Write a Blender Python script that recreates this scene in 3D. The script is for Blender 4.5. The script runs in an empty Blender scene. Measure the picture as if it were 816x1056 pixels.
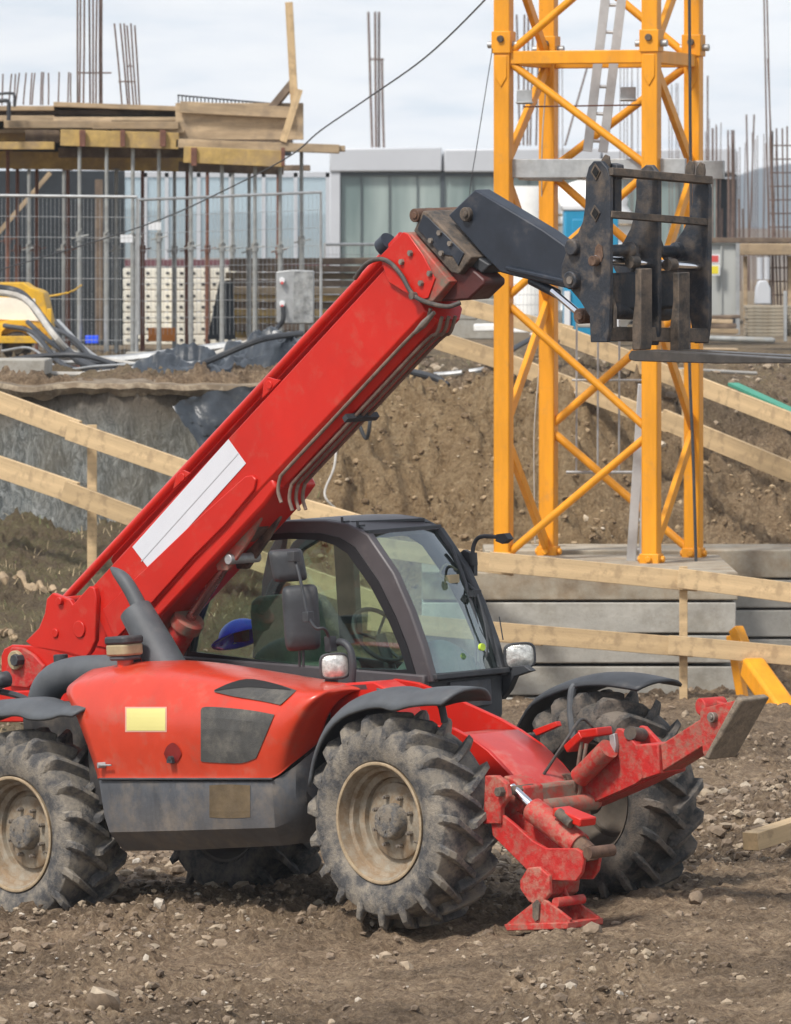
import bpy, bmesh, math, random
import numpy as np
from math import sin, cos, pi, sqrt, radians, atan2
from mathutils import Vector, Matrix
from mathutils.bvhtree import BVHTree
random.seed(7)
sc = bpy.context.scene
COL = sc.collection
FP = 7300.0; CH = 3.77            # focal length in photo pixels, camera height
# ------------------------------------------------------------------ frames
def W(px, py, d): return Vector(((px-408)*d/FP, d, CH-(py-280)*d/FP))
_A = radians(46)
F = Vector((cos(_A), -sin(_A), .060)).normalized()
L = Vector((sin(_A), cos(_A), .032)); L = (L-F*L.dot(F)).normalized()
U = F.cross(L)
O = W(390.6, 957, 40.55)
VM = Matrix((( F.x, L.x, U.x, O.x), (F.y, L.y, U.y, O.y), (F.z, L.z, U.z, O.z), (0,0,0,1)))
VI = VM.inverted()
CAM = Vector((0, 0, CH))
def _rp(px, py, axis, val):
    r = Vector(((px-408)/FP, 1, -(py-280)/FP)); n = (F, L, U)[axis]
    t = (val-(CAM-O).dot(n))/r.dot(n)
    return VI @ (CAM+r*t)
def VP(px, py, v): return _rp(px, py, 1, v)
def UP(px, py, u): return _rp(px, py, 0, u)
def WP(px, py, w): return _rp(px, py, 2, w)
# ------------------------------------------------------------------ materials
def newmat(name):
    m = bpy.data.materials.new(name); m.use_nodes = True
    nt = m.node_tree; nt.nodes.clear()
    out = nt.nodes.new('ShaderNodeOutputMaterial'); return m, nt, out
def N(nt, t, **kw):
    n = nt.nodes.new('ShaderNode'+t)
    for k, v in kw.items(): setattr(n, k, v)
    return n
def lk(nt, a, b): nt.links.new(a, b)
def ramp(nt, fac, stops):
    r = N(nt, 'ValToRGB'); e = r.color_ramp.elements
    while len(e) < len(stops): e.new(.5)
    for i, (p, c) in enumerate(stops):
        e[i].position = p; e[i].color = (c[0], c[1], c[2], 1) if not isinstance(c, (int, float)) else (c, c, c, 1)
    lk(nt, fac, r.inputs[0]); return r.outputs[0]
def noise(nt, co, scale, detail=5, rough=.6, stretch=None):
    n = N(nt, 'TexNoise'); n.inputs['Scale'].default_value = scale; n.inputs['Detail'].default_value = detail
    n.inputs['Roughness'].default_value = rough
    if stretch:
        mp = N(nt, 'Mapping'); mp.inputs['Scale'].default_value = stretch; lk(nt, co, mp.inputs[0]); co = mp.outputs[0]
    lk(nt, co, n.inputs['Vector']); return n.outputs[0]
def mixc(nt, fac, a, b, mode='MIX'):
    m = N(nt, 'MixRGB', blend_type=mode)
    for i, x in ((0, fac), (1, a), (2, b)):
        if hasattr(x, 'is_linked') or hasattr(x, 'links'): lk(nt, x, m.inputs[i])
        elif isinstance(x, (int, float)): m.inputs[i].default_value = x
        else: m.inputs[i].default_value = (x[0], x[1], x[2], 1)
    return m.outputs[0]
def mathn(nt, op, a, b=0.0, clamp=False):
    m = N(nt, 'Math', operation=op, use_clamp=clamp)
    for i, x in ((0, a), (1, b)):
        if isinstance(x, (int, float)): m.inputs[i].default_value = x
        else: lk(nt, x, m.inputs[i])
    return m.outputs[0]
MATS = {}
def paint(name, col, rough=.5, metal=0., var=.25, vs=6., dirt=None, da=.3, ds=5., zd=None, bump=.15, bs=60., coat=0., stretch=None, spec=.5, chips=None, ca=.0, dw=.22, rnd_=0.):
    """painted/solid surface: base colour with soft variation, dirt patches, dust that grows towards the ground, chips"""
    if name in MATS: return MATS[name]
    m, nt, out = newmat(name)
    tc = N(nt, 'TexCoord'); co = tc.outputs['Object']
    p = N(nt, 'BsdfPrincipled')
    n1 = noise(nt, co, vs, 6, .65, stretch)
    lo = tuple(c*(1-var) for c in col); hi = tuple(min(1, c*(1+var)) for c in col)
    c = ramp(nt, n1, [(.3, lo), (.7, hi)])
    rg = None
    if chips is not None:
        nc = noise(nt, co, 22., 8, .7)
        fc = ramp(nt, nc, [(.5+.5*(0.42-ca), 0.), (.5+.5*(0.42-ca)+.05, 1.)])
        c = mixc(nt, fc, c, chips)
    if dirt is not None:
        n2 = noise(nt, co, ds, 9, .72)
        a = .62-.32*da
        fac = ramp(nt, n2, [(a, 0.), (a+dw, 1.)])
        fac = mathn(nt, 'MULTIPLY', fac, min(1, .35+da*.8))
        if zd:
            sx = N(nt, 'SeparateXYZ'); lk(nt, co, sx.inputs[0])
            mr = N(nt, 'MapRange'); lk(nt, sx.outputs[2], mr.inputs[0])
            mr.inputs[1].default_value = zd[0]; mr.inputs[2].default_value = zd[1]; mr.inputs[3].default_value = zd[2]; mr.inputs[4].default_value = 0
            n3 = noise(nt, co, ds*1.7, 8, .7)
            q = mathn(nt, 'MULTIPLY', mr.outputs[0], mathn(nt, 'ADD', n3, .35))
            fac = mathn(nt, 'ADD', fac, q, True)
        n4 = noise(nt, co, 3., 4, .6)
        dc = ramp(nt, n4, [(.35, tuple(x*.72 for x in dirt)), (.65, tuple(x*1.2 for x in dirt))])
        c = mixc(nt, fac, c, dc)
        rr = N(nt, 'MapRange'); lk(nt, fac, rr.inputs[0]); rr.inputs[3].default_value = rough; rr.inputs[4].default_value = .9
        rg = rr.outputs[0]
        if metal:
            mm = N(nt, 'MapRange'); lk(nt, fac, mm.inputs[0]); mm.inputs[3].default_value = metal; mm.inputs[4].default_value = 0
            lk(nt, mm.outputs[0], p.inputs['Metallic'])
    if rnd_:
        oi = N(nt, 'ObjectInfo'); c = mixc(nt, 1., c, ramp(nt, oi.outputs['Random'], [(0., (1-rnd_, 1-rnd_*1.05, 1-rnd_*1.15)), (1., (1+rnd_*.3, 1+rnd_*.3, 1+rnd_*.3))]), 'MULTIPLY')
    lk(nt, c, p.inputs['Base Color'])
    if rg is None:
        nr = noise(nt, co, vs*2.3, 5, .6)
        rr = N(nt, 'MapRange'); lk(nt, nr, rr.inputs[0]); rr.inputs[3].default_value = max(0, rough-.12); rr.inputs[4].default_value = min(1, rough+.12)
        rg = rr.outputs[0]
        p.inputs['Metallic'].default_value = metal
    lk(nt, rg, p.inputs['Roughness'])
    p.inputs['Specular IOR Level'].default_value = spec
    if coat:
        p.inputs['Coat Weight'].default_value = coat; p.inputs['Coat Roughness'].default_value = .25
    if bump:
        nb = noise(nt, co, bs, 6, .7)
        b = N(nt, 'Bump'); b.inputs['Strength'].default_value = bump; b.inputs['Distance'].default_value = .01
        lk(nt, nb, b.inputs['Height']); lk(nt, b.outputs[0], p.inputs['Normal'])
    lk(nt, p.outputs[0], out.inputs[0]); MATS[name] = m; return m
DUST = (.27, .22, .165)
MUD = (.20, .16, .12)
M_red = paint('red paint', (.52, .015, .007), .40, spec=.35, var=.10, vs=1.6, dirt=(.40, .13, .085), da=.26, ds=9, bump=.05, bs=25, coat=.2, dw=.3, chips=(.26, .012, .010), ca=.02)
M_redhood = paint('weathered red hood', (.55, .036, .009), .36, spec=.4, var=.10, vs=3, dirt=(.40, .12, .075), da=.30, ds=7, zd=(.7, 1.30, .20), bump=.05, bs=40, coat=.55)
M_redmud = paint('muddy red', (.46, .018, .014), .55, var=.2, vs=7, dirt=(.36, .14, .10), da=.50, ds=17, bump=.5, bs=45, dw=.18)
M_redfoot = paint('scraped red', (.44, .025, .018), .55, var=.2, vs=9, dirt=(.34, .17, .12), da=.60, ds=21, bump=.6, bs=45, dw=.18)
M_redwet = paint('red brown collar', (.40, .06, .04), .6, var=.3, dirt=MUD, da=.8, ds=9, bump=.4, bs=50)
M_navy = paint('dark blue black paint', (.018, .024, .036), .42, var=.3, vs=5, dirt=(.16, .135, .11), da=.16, ds=5, bump=.08, bs=40)
M_navymud = paint('muddy dark steel', (.022, .027, .036), .5, var=.3, vs=6, dirt=(.17, .13, .095), da=.52, ds=7, bump=.4, bs=50)
M_mudsteel = paint('mud caked steel', (.045, .04, .036), .7, var=.3, dirt=(.165, .125, .092), da=.75, ds=9, bump=.6, bs=50)
M_blackpl = paint('black plastic', (.035, .038, .043), .55, var=.3, vs=8, dirt=(.13, .12, .11), da=.28, ds=5, bump=.12, bs=80)
M_greypl = paint('charcoal plastic', (.075, .082, .09), .6, var=.18, vs=6, dirt=(.17, .16, .15), da=.22, ds=4, bump=.08, bs=80)
M_boxpl = paint('scratched grey box', (.070, .075, .085), .6, var=.3, vs=9, dirt=(.20, .165, .13), da=.42, ds=4, zd=(.35, .75, .55), bump=.2, bs=50, stretch=(1, 1, .4))
M_cabfr = paint('cab frame graphite', (.070, .062, .066), .45, var=.15, vs=4, dirt=(.16, .14, .13), da=.15, ds=6, bump=.05)
M_grille = paint('dusty grille mesh', (.065, .064, .06), .75, var=.25, vs=9, dirt=(.17, .155, .13), da=.5, ds=6, bump=.7, bs=260)
M_brownp = paint('brown stained panel', (.12, .085, .045), .7, var=.3, dirt=(.16, .12, .08), da=.4, bump=.2)
def tyre_mat(name, body, dust, zd):
    return paint(name, body, .85, var=.3, vs=7, dirt=dust, da=.62, ds=7, bump=.9, bs=70, dw=.16)
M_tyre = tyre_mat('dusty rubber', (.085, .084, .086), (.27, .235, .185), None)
M_tyredark = tyre_mat('rubber', (.05, .05, .05), (.18, .15, .12), None)  # darker copy of the tyre, far wheel shade put into the colour
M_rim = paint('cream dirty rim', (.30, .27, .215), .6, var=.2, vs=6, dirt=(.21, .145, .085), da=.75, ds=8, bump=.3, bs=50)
M_rimshade = paint('shaded rim', (.09, .075, .06), .7, var=.3, dirt=(.13, .10, .075), da=.6)  # muddy copy of the cream rim with far wheel shade in its colour
M_rimedge = paint('rim flange', (.40, .31, .20), .55, var=.2, dirt=(.23, .155, .085), da=.6, ds=9, bump=.3)
M_hub = paint('muddy hub', (.12, .115, .11), .8, var=.3, vs=30, dirt=(.26, .22, .17), da=.55, ds=22, bump=1., bs=60, dw=.08)
M_chrome = paint('chrome rod', (.72, .73, .76), .16, 1., var=.05, bump=0)
M_brownsteel = paint('rusty pin', (.11, .06, .038), .7, .0, var=.4, vs=20, dirt=(.2, .14, .09), da=.4, bump=.4)
M_bolt = paint('bolt', (.25, .22, .19), .5, .5, var=.3, vs=20, dirt=MUD, da=.4, bump=.2)
M_sticker = paint('grey white sticker', (.62, .64, .68), .5, var=.03, bump=.02)
M_yellowst = paint('pale yellow label', (.66, .60, .22), .5, var=.03, bump=.0)
M_pinkst = paint('label rim', (.62, .33, .26), .5, var=.05, bump=0)
M_tan = paint('tan filter', (.36, .29, .17), .6, var=.15, vs=9, dirt=(.25, .19, .12), da=.4)
M_hose = paint('hose', (.055, .05, .047), .6, var=.3, vs=20, dirt=(.2, .15, .11), da=.45, ds=14)
M_pipe = paint('steel pipe dusty', (.20, .15, .12), .5, .3, var=.3, vs=20, dirt=(.24, .17, .13), da=.6, ds=14)
M_seat = paint('green grey seat', (.11, .145, .10), .8, var=.25, vs=12, dirt=(.12, .13, .09), da=.4)
M_blue = paint('blue helmet', (.02, .10, .95), .35, var=.1, bump=0)
M_white = paint('white plastic', (.72, .73, .74), .4, var=.05, bump=.02)
M_lens = paint('lamp lens', (.60, .60, .56), .15, .5, var=.45, vs=30, bump=.5, bs=30)
M_int = paint('cab interior', (.040, .052, .05), .7, var=.3)
M_crane = paint('crane yellow', (.74, .30, .005), .45, var=.16, vs=3, stretch=(2, 2, .35), dirt=(.34, .19, .07), da=.22, ds=6, bump=.10, bs=30, chips=(.16, .07, .03), ca=.06, rnd_=.10)
M_wood = paint('pale plank', (.58, .42, .235), .75, var=.2, vs=5, dirt=(.34, .24, .14), da=.36, ds=7, bump=.35, bs=40, stretch=(.12, 3, 3), rnd_=.22, dw=.12, chips=(.16, .09, .05), ca=.02)
M_wood2 = paint('weathered board', (.40, .30, .19), .85, var=.35, vs=5, dirt=(.20, .16, .12), da=.4, ds=4, bump=.3, bs=40, rnd_=.3, stretch=(.3, 2, 2))
M_ybeam = paint('yellow timber beam', (.46, .31, .10), .75, var=.3, vs=5, dirt=(.24, .17, .10), da=.6, ds=3, bump=.2)
M_dkwood = paint('dark timber', (.15, .11, .08), .85, var=.35, vs=5, dirt=(.3, .23, .15), da=.35, bump=.3)
M_conc = paint('concrete slab', (.40, .385, .345), .9, var=.16, vs=3, dirt=(.22, .20, .16), da=.48, ds=3.2, bump=.5, bs=30, rnd_=.16)
M_conc2 = paint('stained concrete slab', (.36, .32, .25), .9, var=.2, vs=3, dirt=(.25, .18, .11), da=.6, ds=3.5, bump=.5, bs=30, rnd_=.15)
M_galv = paint('galvanised steel', (.40, .41, .41), .5, .5, var=.2, vs=9, dirt=(.3, .26, .2), da=.2)
M_propgrey = paint('grey prop steel', (.30, .31, .30), .6, .3, var=.25, vs=9, dirt=(.26, .22, .16), da=.4)
M_rust = paint('rusty steel', (.17, .075, .05), .8, .1, var=.3, vs=9, dirt=(.24, .13, .09), da=.3)
M_rebar = paint('rebar', (.17, .12, .10), .8, .2, var=.3, vs=9)
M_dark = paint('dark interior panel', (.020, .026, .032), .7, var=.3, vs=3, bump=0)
M_alu = paint('aluminium ladder', (.52, .53, .53), .45, .5, var=.12, vs=8, dirt=(.3, .28, .25), da=.2)
M_fascia = paint('light grey cladding', (.50, .52, .55), .5, .1, var=.05, vs=1, bump=0)
M_mullion = paint('dark mullion', (.06, .075, .085), .5, var=.1, bump=0)
M_yel = paint('machine yellow', (.66, .38, .02), .5, var=.2, vs=4, dirt=(.22, .15, .09), da=.45)
M_tarp = paint('grey black tarp', (.035, .042, .050), .30, var=.5, vs=4, dirt=(.20, .20, .18), da=.22, ds=5, bump=.8, bs=7)
M_teal = paint('blue cabin', (.01, .24, .42), .45, var=.08, vs=1, bump=0)
M_bag = paint('white cloth', (.82, .82, .79), .8, var=.12, vs=2, bump=.4, bs=6)
M_panelw = paint('white formwork panel', (.80, .77, .67), .7, var=.12, vs=4, dirt=(.5, .42, .30), da=.2)
M_hosegrey = paint('light hose', (.42, .40, .36), .6, var=.2, vs=6, dirt=(.28, .23, .17), da=.3)
M_black = paint('hole black', (.006, .006, .006), .9, bump=0)
M_green = paint('green sheet', (.06, .28, .19), .6, var=.15, bump=0)
M_signred = paint('sign red', (.6, .08, .07), .5, var=.05, bump=0)
M_signyel = paint('sign yellow', (.75, .62, .03), .5, var=.05, bump=0)
M_twig = paint('dry stalk', (.42, .33, .20), .9, var=.4, vs=3, bump=0)
M_grassm = paint('dull green blade', (.13, .15, .06), .9, var=.4, vs=2, bump=0)
def glass_mat(name, tint, refl):
    m, nt, out = newmat(name)
    t = N(nt, 'BsdfTransparent'); t.inputs[0].default_value = (*tint, 1)
    g = N(nt, 'BsdfGlossy'); g.inputs['Roughness'].default_value = .03; g.inputs[0].default_value = (.9, .95, .95, 1)
    fr = N(nt, 'LayerWeight'); fr.inputs[0].default_value = .5
    f2 = mathn(nt, 'ADD', mathn(nt, 'MULTIPLY', mathn(nt, 'POWER', fr.outputs['Facing'], 4.), 1.0), refl+.05, True)
    tc = N(nt, 'TexCoord')
    dd = N(nt, 'BsdfDiffuse'); dd.inputs[0].default_value = (.36, .36, .32, 1)
    nn = noise(nt, tc.outputs['Object'], 6, 6, .7)
    mx0 = N(nt, 'MixShader'); lk(nt, ramp(nt, nn, [(.4, .0), (.8, .04)]), mx0.inputs[0]); lk(nt, t.outputs[0], mx0.inputs[1]); lk(nt, dd.outputs[0], mx0.inputs[2])
    mx = N(nt, 'MixShader'); lk(nt, f2, mx.inputs[0]); lk(nt, mx0.outputs[0], mx.inputs[1]); lk(nt, g.outputs[0], mx.inputs[2])
    lk(nt, mx.outputs[0], out.inputs[0]); MATS[name] = m; return m
M_glass = glass_mat('cab glass', (.88, .98, .94), .07)
M_wglass = glass_mat('windscreen glass', (.76, .92, .88), .20)
def facade_glass():
    m, nt, out = newmat('facade glass'); p = N(nt, 'BsdfPrincipled'); tc = N(nt, 'TexCoord')
    n = noise(nt, tc.outputs['Object'], .9, 3, .5, (1.6, 1, .25))
    c = ramp(nt, n, [(.35, (.15, .205, .20)), (.65, (.33, .395, .375))])
    lk(nt, c, p.inputs['Base Color']); p.inputs['Roughness'].default_value = .12
    lk(nt, p.outputs[0], out.inputs[0]); return m
M_fglass = facade_glass()
def screen_glass():
    m, nt, out = newmat('pale screen'); t = N(nt, 'BsdfTransparent'); t.inputs[0].default_value = (.75, .84, .88, 1)
    p = N(nt, 'BsdfPrincipled'); p.inputs['Base Color'].default_value = (.50, .57, .60, 1); p.inputs['Roughness'].default_value = .3
    mx = N(nt, 'MixShader'); mx.inputs[0].default_value = .45; lk(nt, t.outputs[0], mx.inputs[1]); lk(nt, p.outputs[0], mx.inputs[2]); lk(nt, mx.outputs[0], out.inputs[0]); return m
M_screen = screen_glass()
# ------------------------------------------------------------------ mesh builder
class MB:
    def __init__(s): s.v = []; s.f = []
    def add(s, vs, fs):
        o = len(s.v); s.v += [Vector(v) for v in vs]; s.f += [tuple(i+o for i in f) for f in fs]; return s
    def prism(s, poly, vec):
        n = len(poly); vec = Vector(vec); a = [Vector(p) for p in poly]
        return s.add(a+[p+vec for p in a], [tuple(range(n))[::-1], tuple(range(n, 2*n))]+[(i, (i+1) % n, (i+1) % n+n, i+n) for i in range(n)])
    def box(s, c, d, ax=None):
        c = Vector(c); X, Y, Z = ax if ax else (Vector((1,0,0)), Vector((0,1,0)), Vector((0,0,1)))
        p = [c+X*(a*d[0]/2)+Y*(b*d[1]/2)+Z*(e*d[2]/2) for e in (-1, 1) for a, b in ((-1,-1),(1,-1),(1,1),(-1,1))]
        return s.add(p, [(3,2,1,0),(4,5,6,7),(0,1,5,4),(1,2,6,5),(2,3,7,6),(3,0,4,7)])
    def beam(s, a, b, w, h, up=(0,0,1)):
        a = Vector(a); b = Vector(b); X = (b-a); l = X.length; X = X/l; up = Vector(up)
        if abs(X.dot(up)) > .98: up = Vector((0, 1, 0))
        Y = up.cross(X).normalized(); Z = X.cross(Y)
        return s.box((a+b)/2, (l, w, h), (X, Y, Z))
    def tube(s, pts, r, seg=8, caps=True):
        pts = [Vector(p) for p in pts]; n = len(pts); rs = r if isinstance(r, (list, tuple)) else [r]*n
        T = [(pts[min(i+1, n-1)]-pts[max(i-1, 0)]).normalized() for i in range(n)]
        ref = Vector((0, 0, 1)) if abs(T[0].z) < .9 else Vector((1, 0, 0))
        A = ref.cross(T[0]).normalized(); V = []; Fc = []
        for i in range(n):
            A = (A-T[i]*A.dot(T[i])).normalized(); B = T[i].cross(A)
            for k in range(seg):
                t = 2*pi*k/seg; V.append(pts[i]+(A*cos(t)+B*sin(t))*rs[i])
        for i in range(n-1):
            for k in range(seg):
                k2 = (k+1) % seg; Fc.append((i*seg+k, i*seg+k2, (i+1)*seg+k2, (i+1)*seg+k))
        if caps: Fc.append(tuple(range(seg))[::-1]); Fc.append(tuple((n-1)*seg+k for k in range(seg)))
        return s.add(V, Fc)
    def grid(s, rows):
        n = len(rows); m = len(rows[0])
        return s.add([p for r in rows for p in r], [(i*m+j, i*m+j+1, (i+1)*m+j+1, (i+1)*m+j) for i in range(n-1) for j in range(m-1)])
    def ring(s, outer, inner, vec):
        n = len(outer); vec = Vector(vec); o = [Vector(p) for p in outer]; q = [Vector(p) for p in inner]
        V = o+q+[p+vec for p in o]+[p+vec for p in q]; Fc = []
        for i in range(n):
            j = (i+1) % n
            Fc += [(i, j, n+j, n+i), (2*n+j, 2*n+i, 3*n+i, 3*n+j), (j, i, 2*n+i, 2*n+j), (n+i, n+j, 3*n+j, 3*n+i)]
        return s.add(V, Fc)
    def lathe(s, prof, axis=1, c=(0,0,0), seg=64, arc=2*pi):
        # prof: (offset along axis, radius); axis 1 = local Y
        m = len(prof); V = []; Fc = []
        for k in range(seg):
            t = arc*k/seg
            for (a, r) in prof:
                p = (r*cos(t), a, r*sin(t)) if axis == 1 else (r*cos(t), r*sin(t), a)
                V.append(Vector(p)+Vector(c))
        for k in range(seg):
            k2 = (k+1) % seg
            for i in range(m-1): Fc.append((k*m+i, k*m+i+1, k2*m+i+1, k2*m+i))
        return s.add(V, Fc)
    def build(s, name, mat, parent=None, bevel=0, smooth=35, solid=0, label=None, cat=None, group=None, kind=None, origin=None, seg=2, merge=False):
        me = bpy.data.meshes.new(name)
        vs = s.v
        if origin is not None:
            origin = Vector(origin); vs = [v-origin for v in vs]
        me.from_pydata([tuple(v) for v in vs], [], s.f)
        bm = bmesh.new(); bm.from_mesh(me)
        if merge: bmesh.ops.remove_doubles(bm, verts=bm.verts, dist=1e-4)
        bmesh.ops.recalc_face_normals(bm, faces=bm.faces); bm.to_mesh(me); bm.free()
        me.update()
        if smooth:
            me.polygons.foreach_set('use_smooth', [True]*len(me.polygons)); me.set_sharp_from_angle(angle=radians(smooth))
        me.materials.append(mat)
        o = bpy.data.objects.new(name, me); COL.objects.link(o)
        if parent is not None: o.parent = parent
        if origin is not None: o.location = origin
        if solid:
            md = o.modifiers.new('thick', 'SOLIDIFY'); md.thickness = solid; md.offset = 0
        if bevel:
            md = o.modifiers.new('edge', 'BEVEL'); md.width = bevel; md.segments = seg; md.limit_method = 'ANGLE'; md.angle_limit = radians(40)
        tag(o, label, cat, group, kind); return o
def tag(o, label=None, cat=None, group=None, kind=None):
    if label: o['label'] = label
    if cat: o['category'] = cat
    if group: o['group'] = group
    if kind: o['kind'] = kind
    return o
def empty(name, loc, label, cat, group=None, mat=None):
    o = bpy.data.objects.new(name, None); COL.objects.link(o)
    if mat is not None: o.matrix_world = mat
    else: o.location = loc
    o.empty_display_size = .2
    return tag(o, label, cat, group)
def copy_tree(o, parent=None):
    c = o.copy(); COL.objects.link(c); c.parent = parent
    for ch in list(o.children): copy_tree(ch, c)
    return c
def crom(pts, n):
    """Catmull-Rom resample of a polyline to n points"""
    P = [Vector(p) for p in pts]; k = len(P)
    if k == 2: return [P[0].lerp(P[1], i/(n-1)) for i in range(n)]
    out = []
    for i in range(n):
        t = i/(n-1)*(k-1); j = min(int(t), k-2); t -= j
        a = P[j-1] if j > 0 else P[0]*2-P[1]; b = P[j]; c = P[j+1]; d = P[j+2] if j+2 < k else P[k-1]*2-P[k-2]
        out.append(.5*((2*b)+(c-a)*t+(2*a-5*b+4*c-d)*t*t+(3*b-a-3*c+d)*t**3))
    return out
def sgrid(rows, nu, nv):
    R = [crom(r, nu) for r in rows]
    cols = [crom([r[j] for r in R], nv) for j in range(nu)]
    return [[cols[j][i] for j in range(nu)] for i in range(nv)]
HAZE = .00024
ORD = ['first', 'second', 'third', 'fourth', 'fifth', 'sixth', 'seventh', 'eighth', 'ninth', 'tenth', 'eleventh', 'twelfth', 'thirteenth', 'fourteenth', 'fifteenth', 'sixteenth', 'seventeenth', 'eighteenth', 'nineteenth', 'twentieth']
# ------------------------------------------------------------------ camera, sky, sun
cam = bpy.data.cameras.new('camera'); co = bpy.data.objects.new('camera', cam); COL.objects.link(co); sc.camera = co
co.location = (0, 0, CH); co.rotation_euler = (radians(90), 0, 0)
cam.sensor_fit = 'HORIZONTAL'; cam.sensor_width = 36; cam.lens = FP/816*36
cam.shift_y = -248/816*1.0
cam.clip_start = 1; cam.clip_end = 12000
cam.dof.use_dof = True; cam.dof.focus_distance = 41.5; cam.dof.aperture_fstop = 14
sc.view_settings.view_transform = 'Standard'; sc.view_settings.look = 'None'; sc.view_settings.gamma = 1; sc.view_settings.exposure = .60
SUN_EL, SUN_AZ = radians(52), radians(-140)   # azimuth from +Y clockwise: from behind left of the camera
w = bpy.data.worlds.new('World'); sc.world = w; w.use_nodes = True; nt = w.node_tree; nt.nodes.clear()
out = N(nt, 'OutputWorld'); bg = N(nt, 'Background')
sky = N(nt, 'TexSky'); sky.sky_type = 'NISHITA'; sky.sun_disc = False; sky.sun_elevation = SUN_EL; sky.sun_rotation = SUN_AZ
sky.air_density = 1.0; sky.dust_density = 2.0
tc = N(nt, 'TexCoord'); gen = tc.outputs['Generated']
sk = mixc(nt, 1., sky.outputs[0], (.9, .9, .9), 'MULTIPLY')
n1 = noise(nt, gen, 1., 5, .55, (28, 28, 150))
n2 = noise(nt, gen, 1., 4, .5, (3, 3, 6))
cl = ramp(nt, n1, [(.32, (6.2, 6.9, 7.6)), (.46, (7.9, 8.1, 8.4)), (.58, (8.7, 8.75, 8.8))])
cl2 = ramp(nt, n2, [(.35, .82), (.65, 1.)])
cl = mixc(nt, 1., cl, cl2, 'MULTIPLY')
sx = N(nt, 'SeparateXYZ'); lk(nt, gen, sx.inputs[0]); el = N(nt, 'MapRange'); lk(nt, sx.outputs[2], el.inputs[0])
el.inputs[1].default_value = .12; el.inputs[2].default_value = .6; el.inputs[3].default_value = .96; el.inputs[4].default_value = .40
skc = mixc(nt, el.outputs[0], sk, cl)
lk(nt, skc, bg.inputs[0]); bg.inputs[1].default_value = .1
lk(nt, bg.outputs[0], out.inputs[0])
sl = bpy.data.lights.new('sun', 'SUN'); sl.energy = 2.6; sl.angle = radians(9); sl.color = (1, .95, .88)
so = bpy.data.objects.new('sun', sl); COL.objects.link(so)
sd = Vector((sin(SUN_AZ)*cos(SUN_EL), cos(SUN_AZ)*cos(SUN_EL), sin(SUN_EL)))
so.rotation_euler = sd.to_track_quat('Z', 'Y').to_euler(); so.location = (0, 0, 60)
# ------------------------------------------------------------------ terrain
def _h(ix, iy, s): 
    n = np.sin(ix*127.1+iy*311.7+s*74.7)*43758.5453
    return n-np.floor(n)
def vnoise(x, y, s=0):
    ix = np.floor(x); iy = np.floor(y); fx = x-ix; fy = y-iy
    fx = fx*fx*(3-2*fx); fy = fy*fy*(3-2*fy)
    a = _h(ix, iy, s); b = _h(ix+1, iy, s); c = _h(ix, iy+1, s); d = _h(ix+1, iy+1, s)
    return (a*(1-fx)+b*fx)*(1-fy)+(c*(1-fx)+d*fx)*fy-.5
def fbm(x, y, o=5, s=0, g=.5):
    t = 0; a = 1
    for i in range(o): t = t+a*vnoise(x, y, s+i*7); x = x*2.03+3.1; y = y*2.03+1.7; a *= g
    return t
def sstep(a, b, x):
    t = np.clip((x-a)/(b-a), 0, 1); return t*t*(3-2*t)
PLZ = 2.67; WALLX = -1.0; WALLY = 70.0
def base_z(x, y):
    x = np.asarray(x, float); y = np.asarray(y, float)
    z = .058*np.clip(x, -3.5, 4.5)*(1-sstep(52, 60, y)*.6)
    left = 1-sstep(-1.2, .6, x)
    z = z+left*(sstep(57, 69.8, y)*1.25)
    yb0 = 67.0+0*x; yb1 = 70.9+.25*fbm(x*.6, y*0, 3, 5)+sstep(1.5, 4.5, x)*3.2
    bank = np.clip((y-yb0)/(yb1-yb0), 0, 1)
    bank = bank**(1-.25*sstep(1.5, 4.5, x))
    zr = z*(1-bank)+PLZ*bank
    zl = np.where(y > WALLY+.2, PLZ, z)
    wl = sstep(WALLX-.05, WALLX+.25, x)
    return zl*(1-wl)+zr*wl
_f = VM @ VP(568, 955, .32); FLAT = [(_f.x, _f.y, .35)]
def patchy(x, y): return sstep(-.10, .18, fbm(x*1.0+2, y*.33, 4, 71))
def rough_z(x, y):
    z = base_z(x, y)
    amp = np.where(y < 62, 1., 1.6)
    far = 1-sstep(75, 110, y)
    pm = patchy(x, y); r = .085*fbm(x*1.1, y*.8, 3, 1)+(.48+.52*pm)*(.14*np.abs(fbm(x*3.6, y*2.6, 5, 11, .62))+.07*np.abs(fbm(x*11, y*8, 4, 21, .7)))+.022*fbm(x*30, y*22, 2, 27)
    r = r-.05*np.exp(-((x-.25*y+10.4+.3*np.sin(y*.7))/.16)**2)-.05*np.exp(-((x+.9+.10*(y-38)**1.0*0+.12*np.sin(y*.9)-.55*(y-38.5))/.25)**2)*(y < 42)
    bk = sstep(66.6, 67.6, y)*(1-sstep(71.5, 73, y))*sstep(WALLX-.2, WALLX+.4, x)
    r = r+bk*(-.17+.36*np.abs(fbm(x*1.3+5, y*1.1, 3, 31))+.20*np.abs(fbm(x*4+2, y*3, 4, 33, .6)))
    for (fx_, fy_, fr_) in FLAT:
        k = np.exp(-(((x-fx_)**2+(y-fy_)**2)/fr_**2)); r = r*(1-.85*k)-.012*k
    return z+r*amp*far-.02
def axis(segs):
    v = [segs[0][0]]
    for a, b, st in segs:
        n = max(1, int(round((b-a)/st))); v += [a+(b-a)*(i+1)/n for i in range(n)]
    return np.array(v)
xs = axis([(-900, -60, 80), (-60, -9, 4), (-9, -4.6, .3), (-4.6, 5.2, .026), (5.2, 10, .3), (10, 60, 4), (60, 900, 80)])
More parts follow.
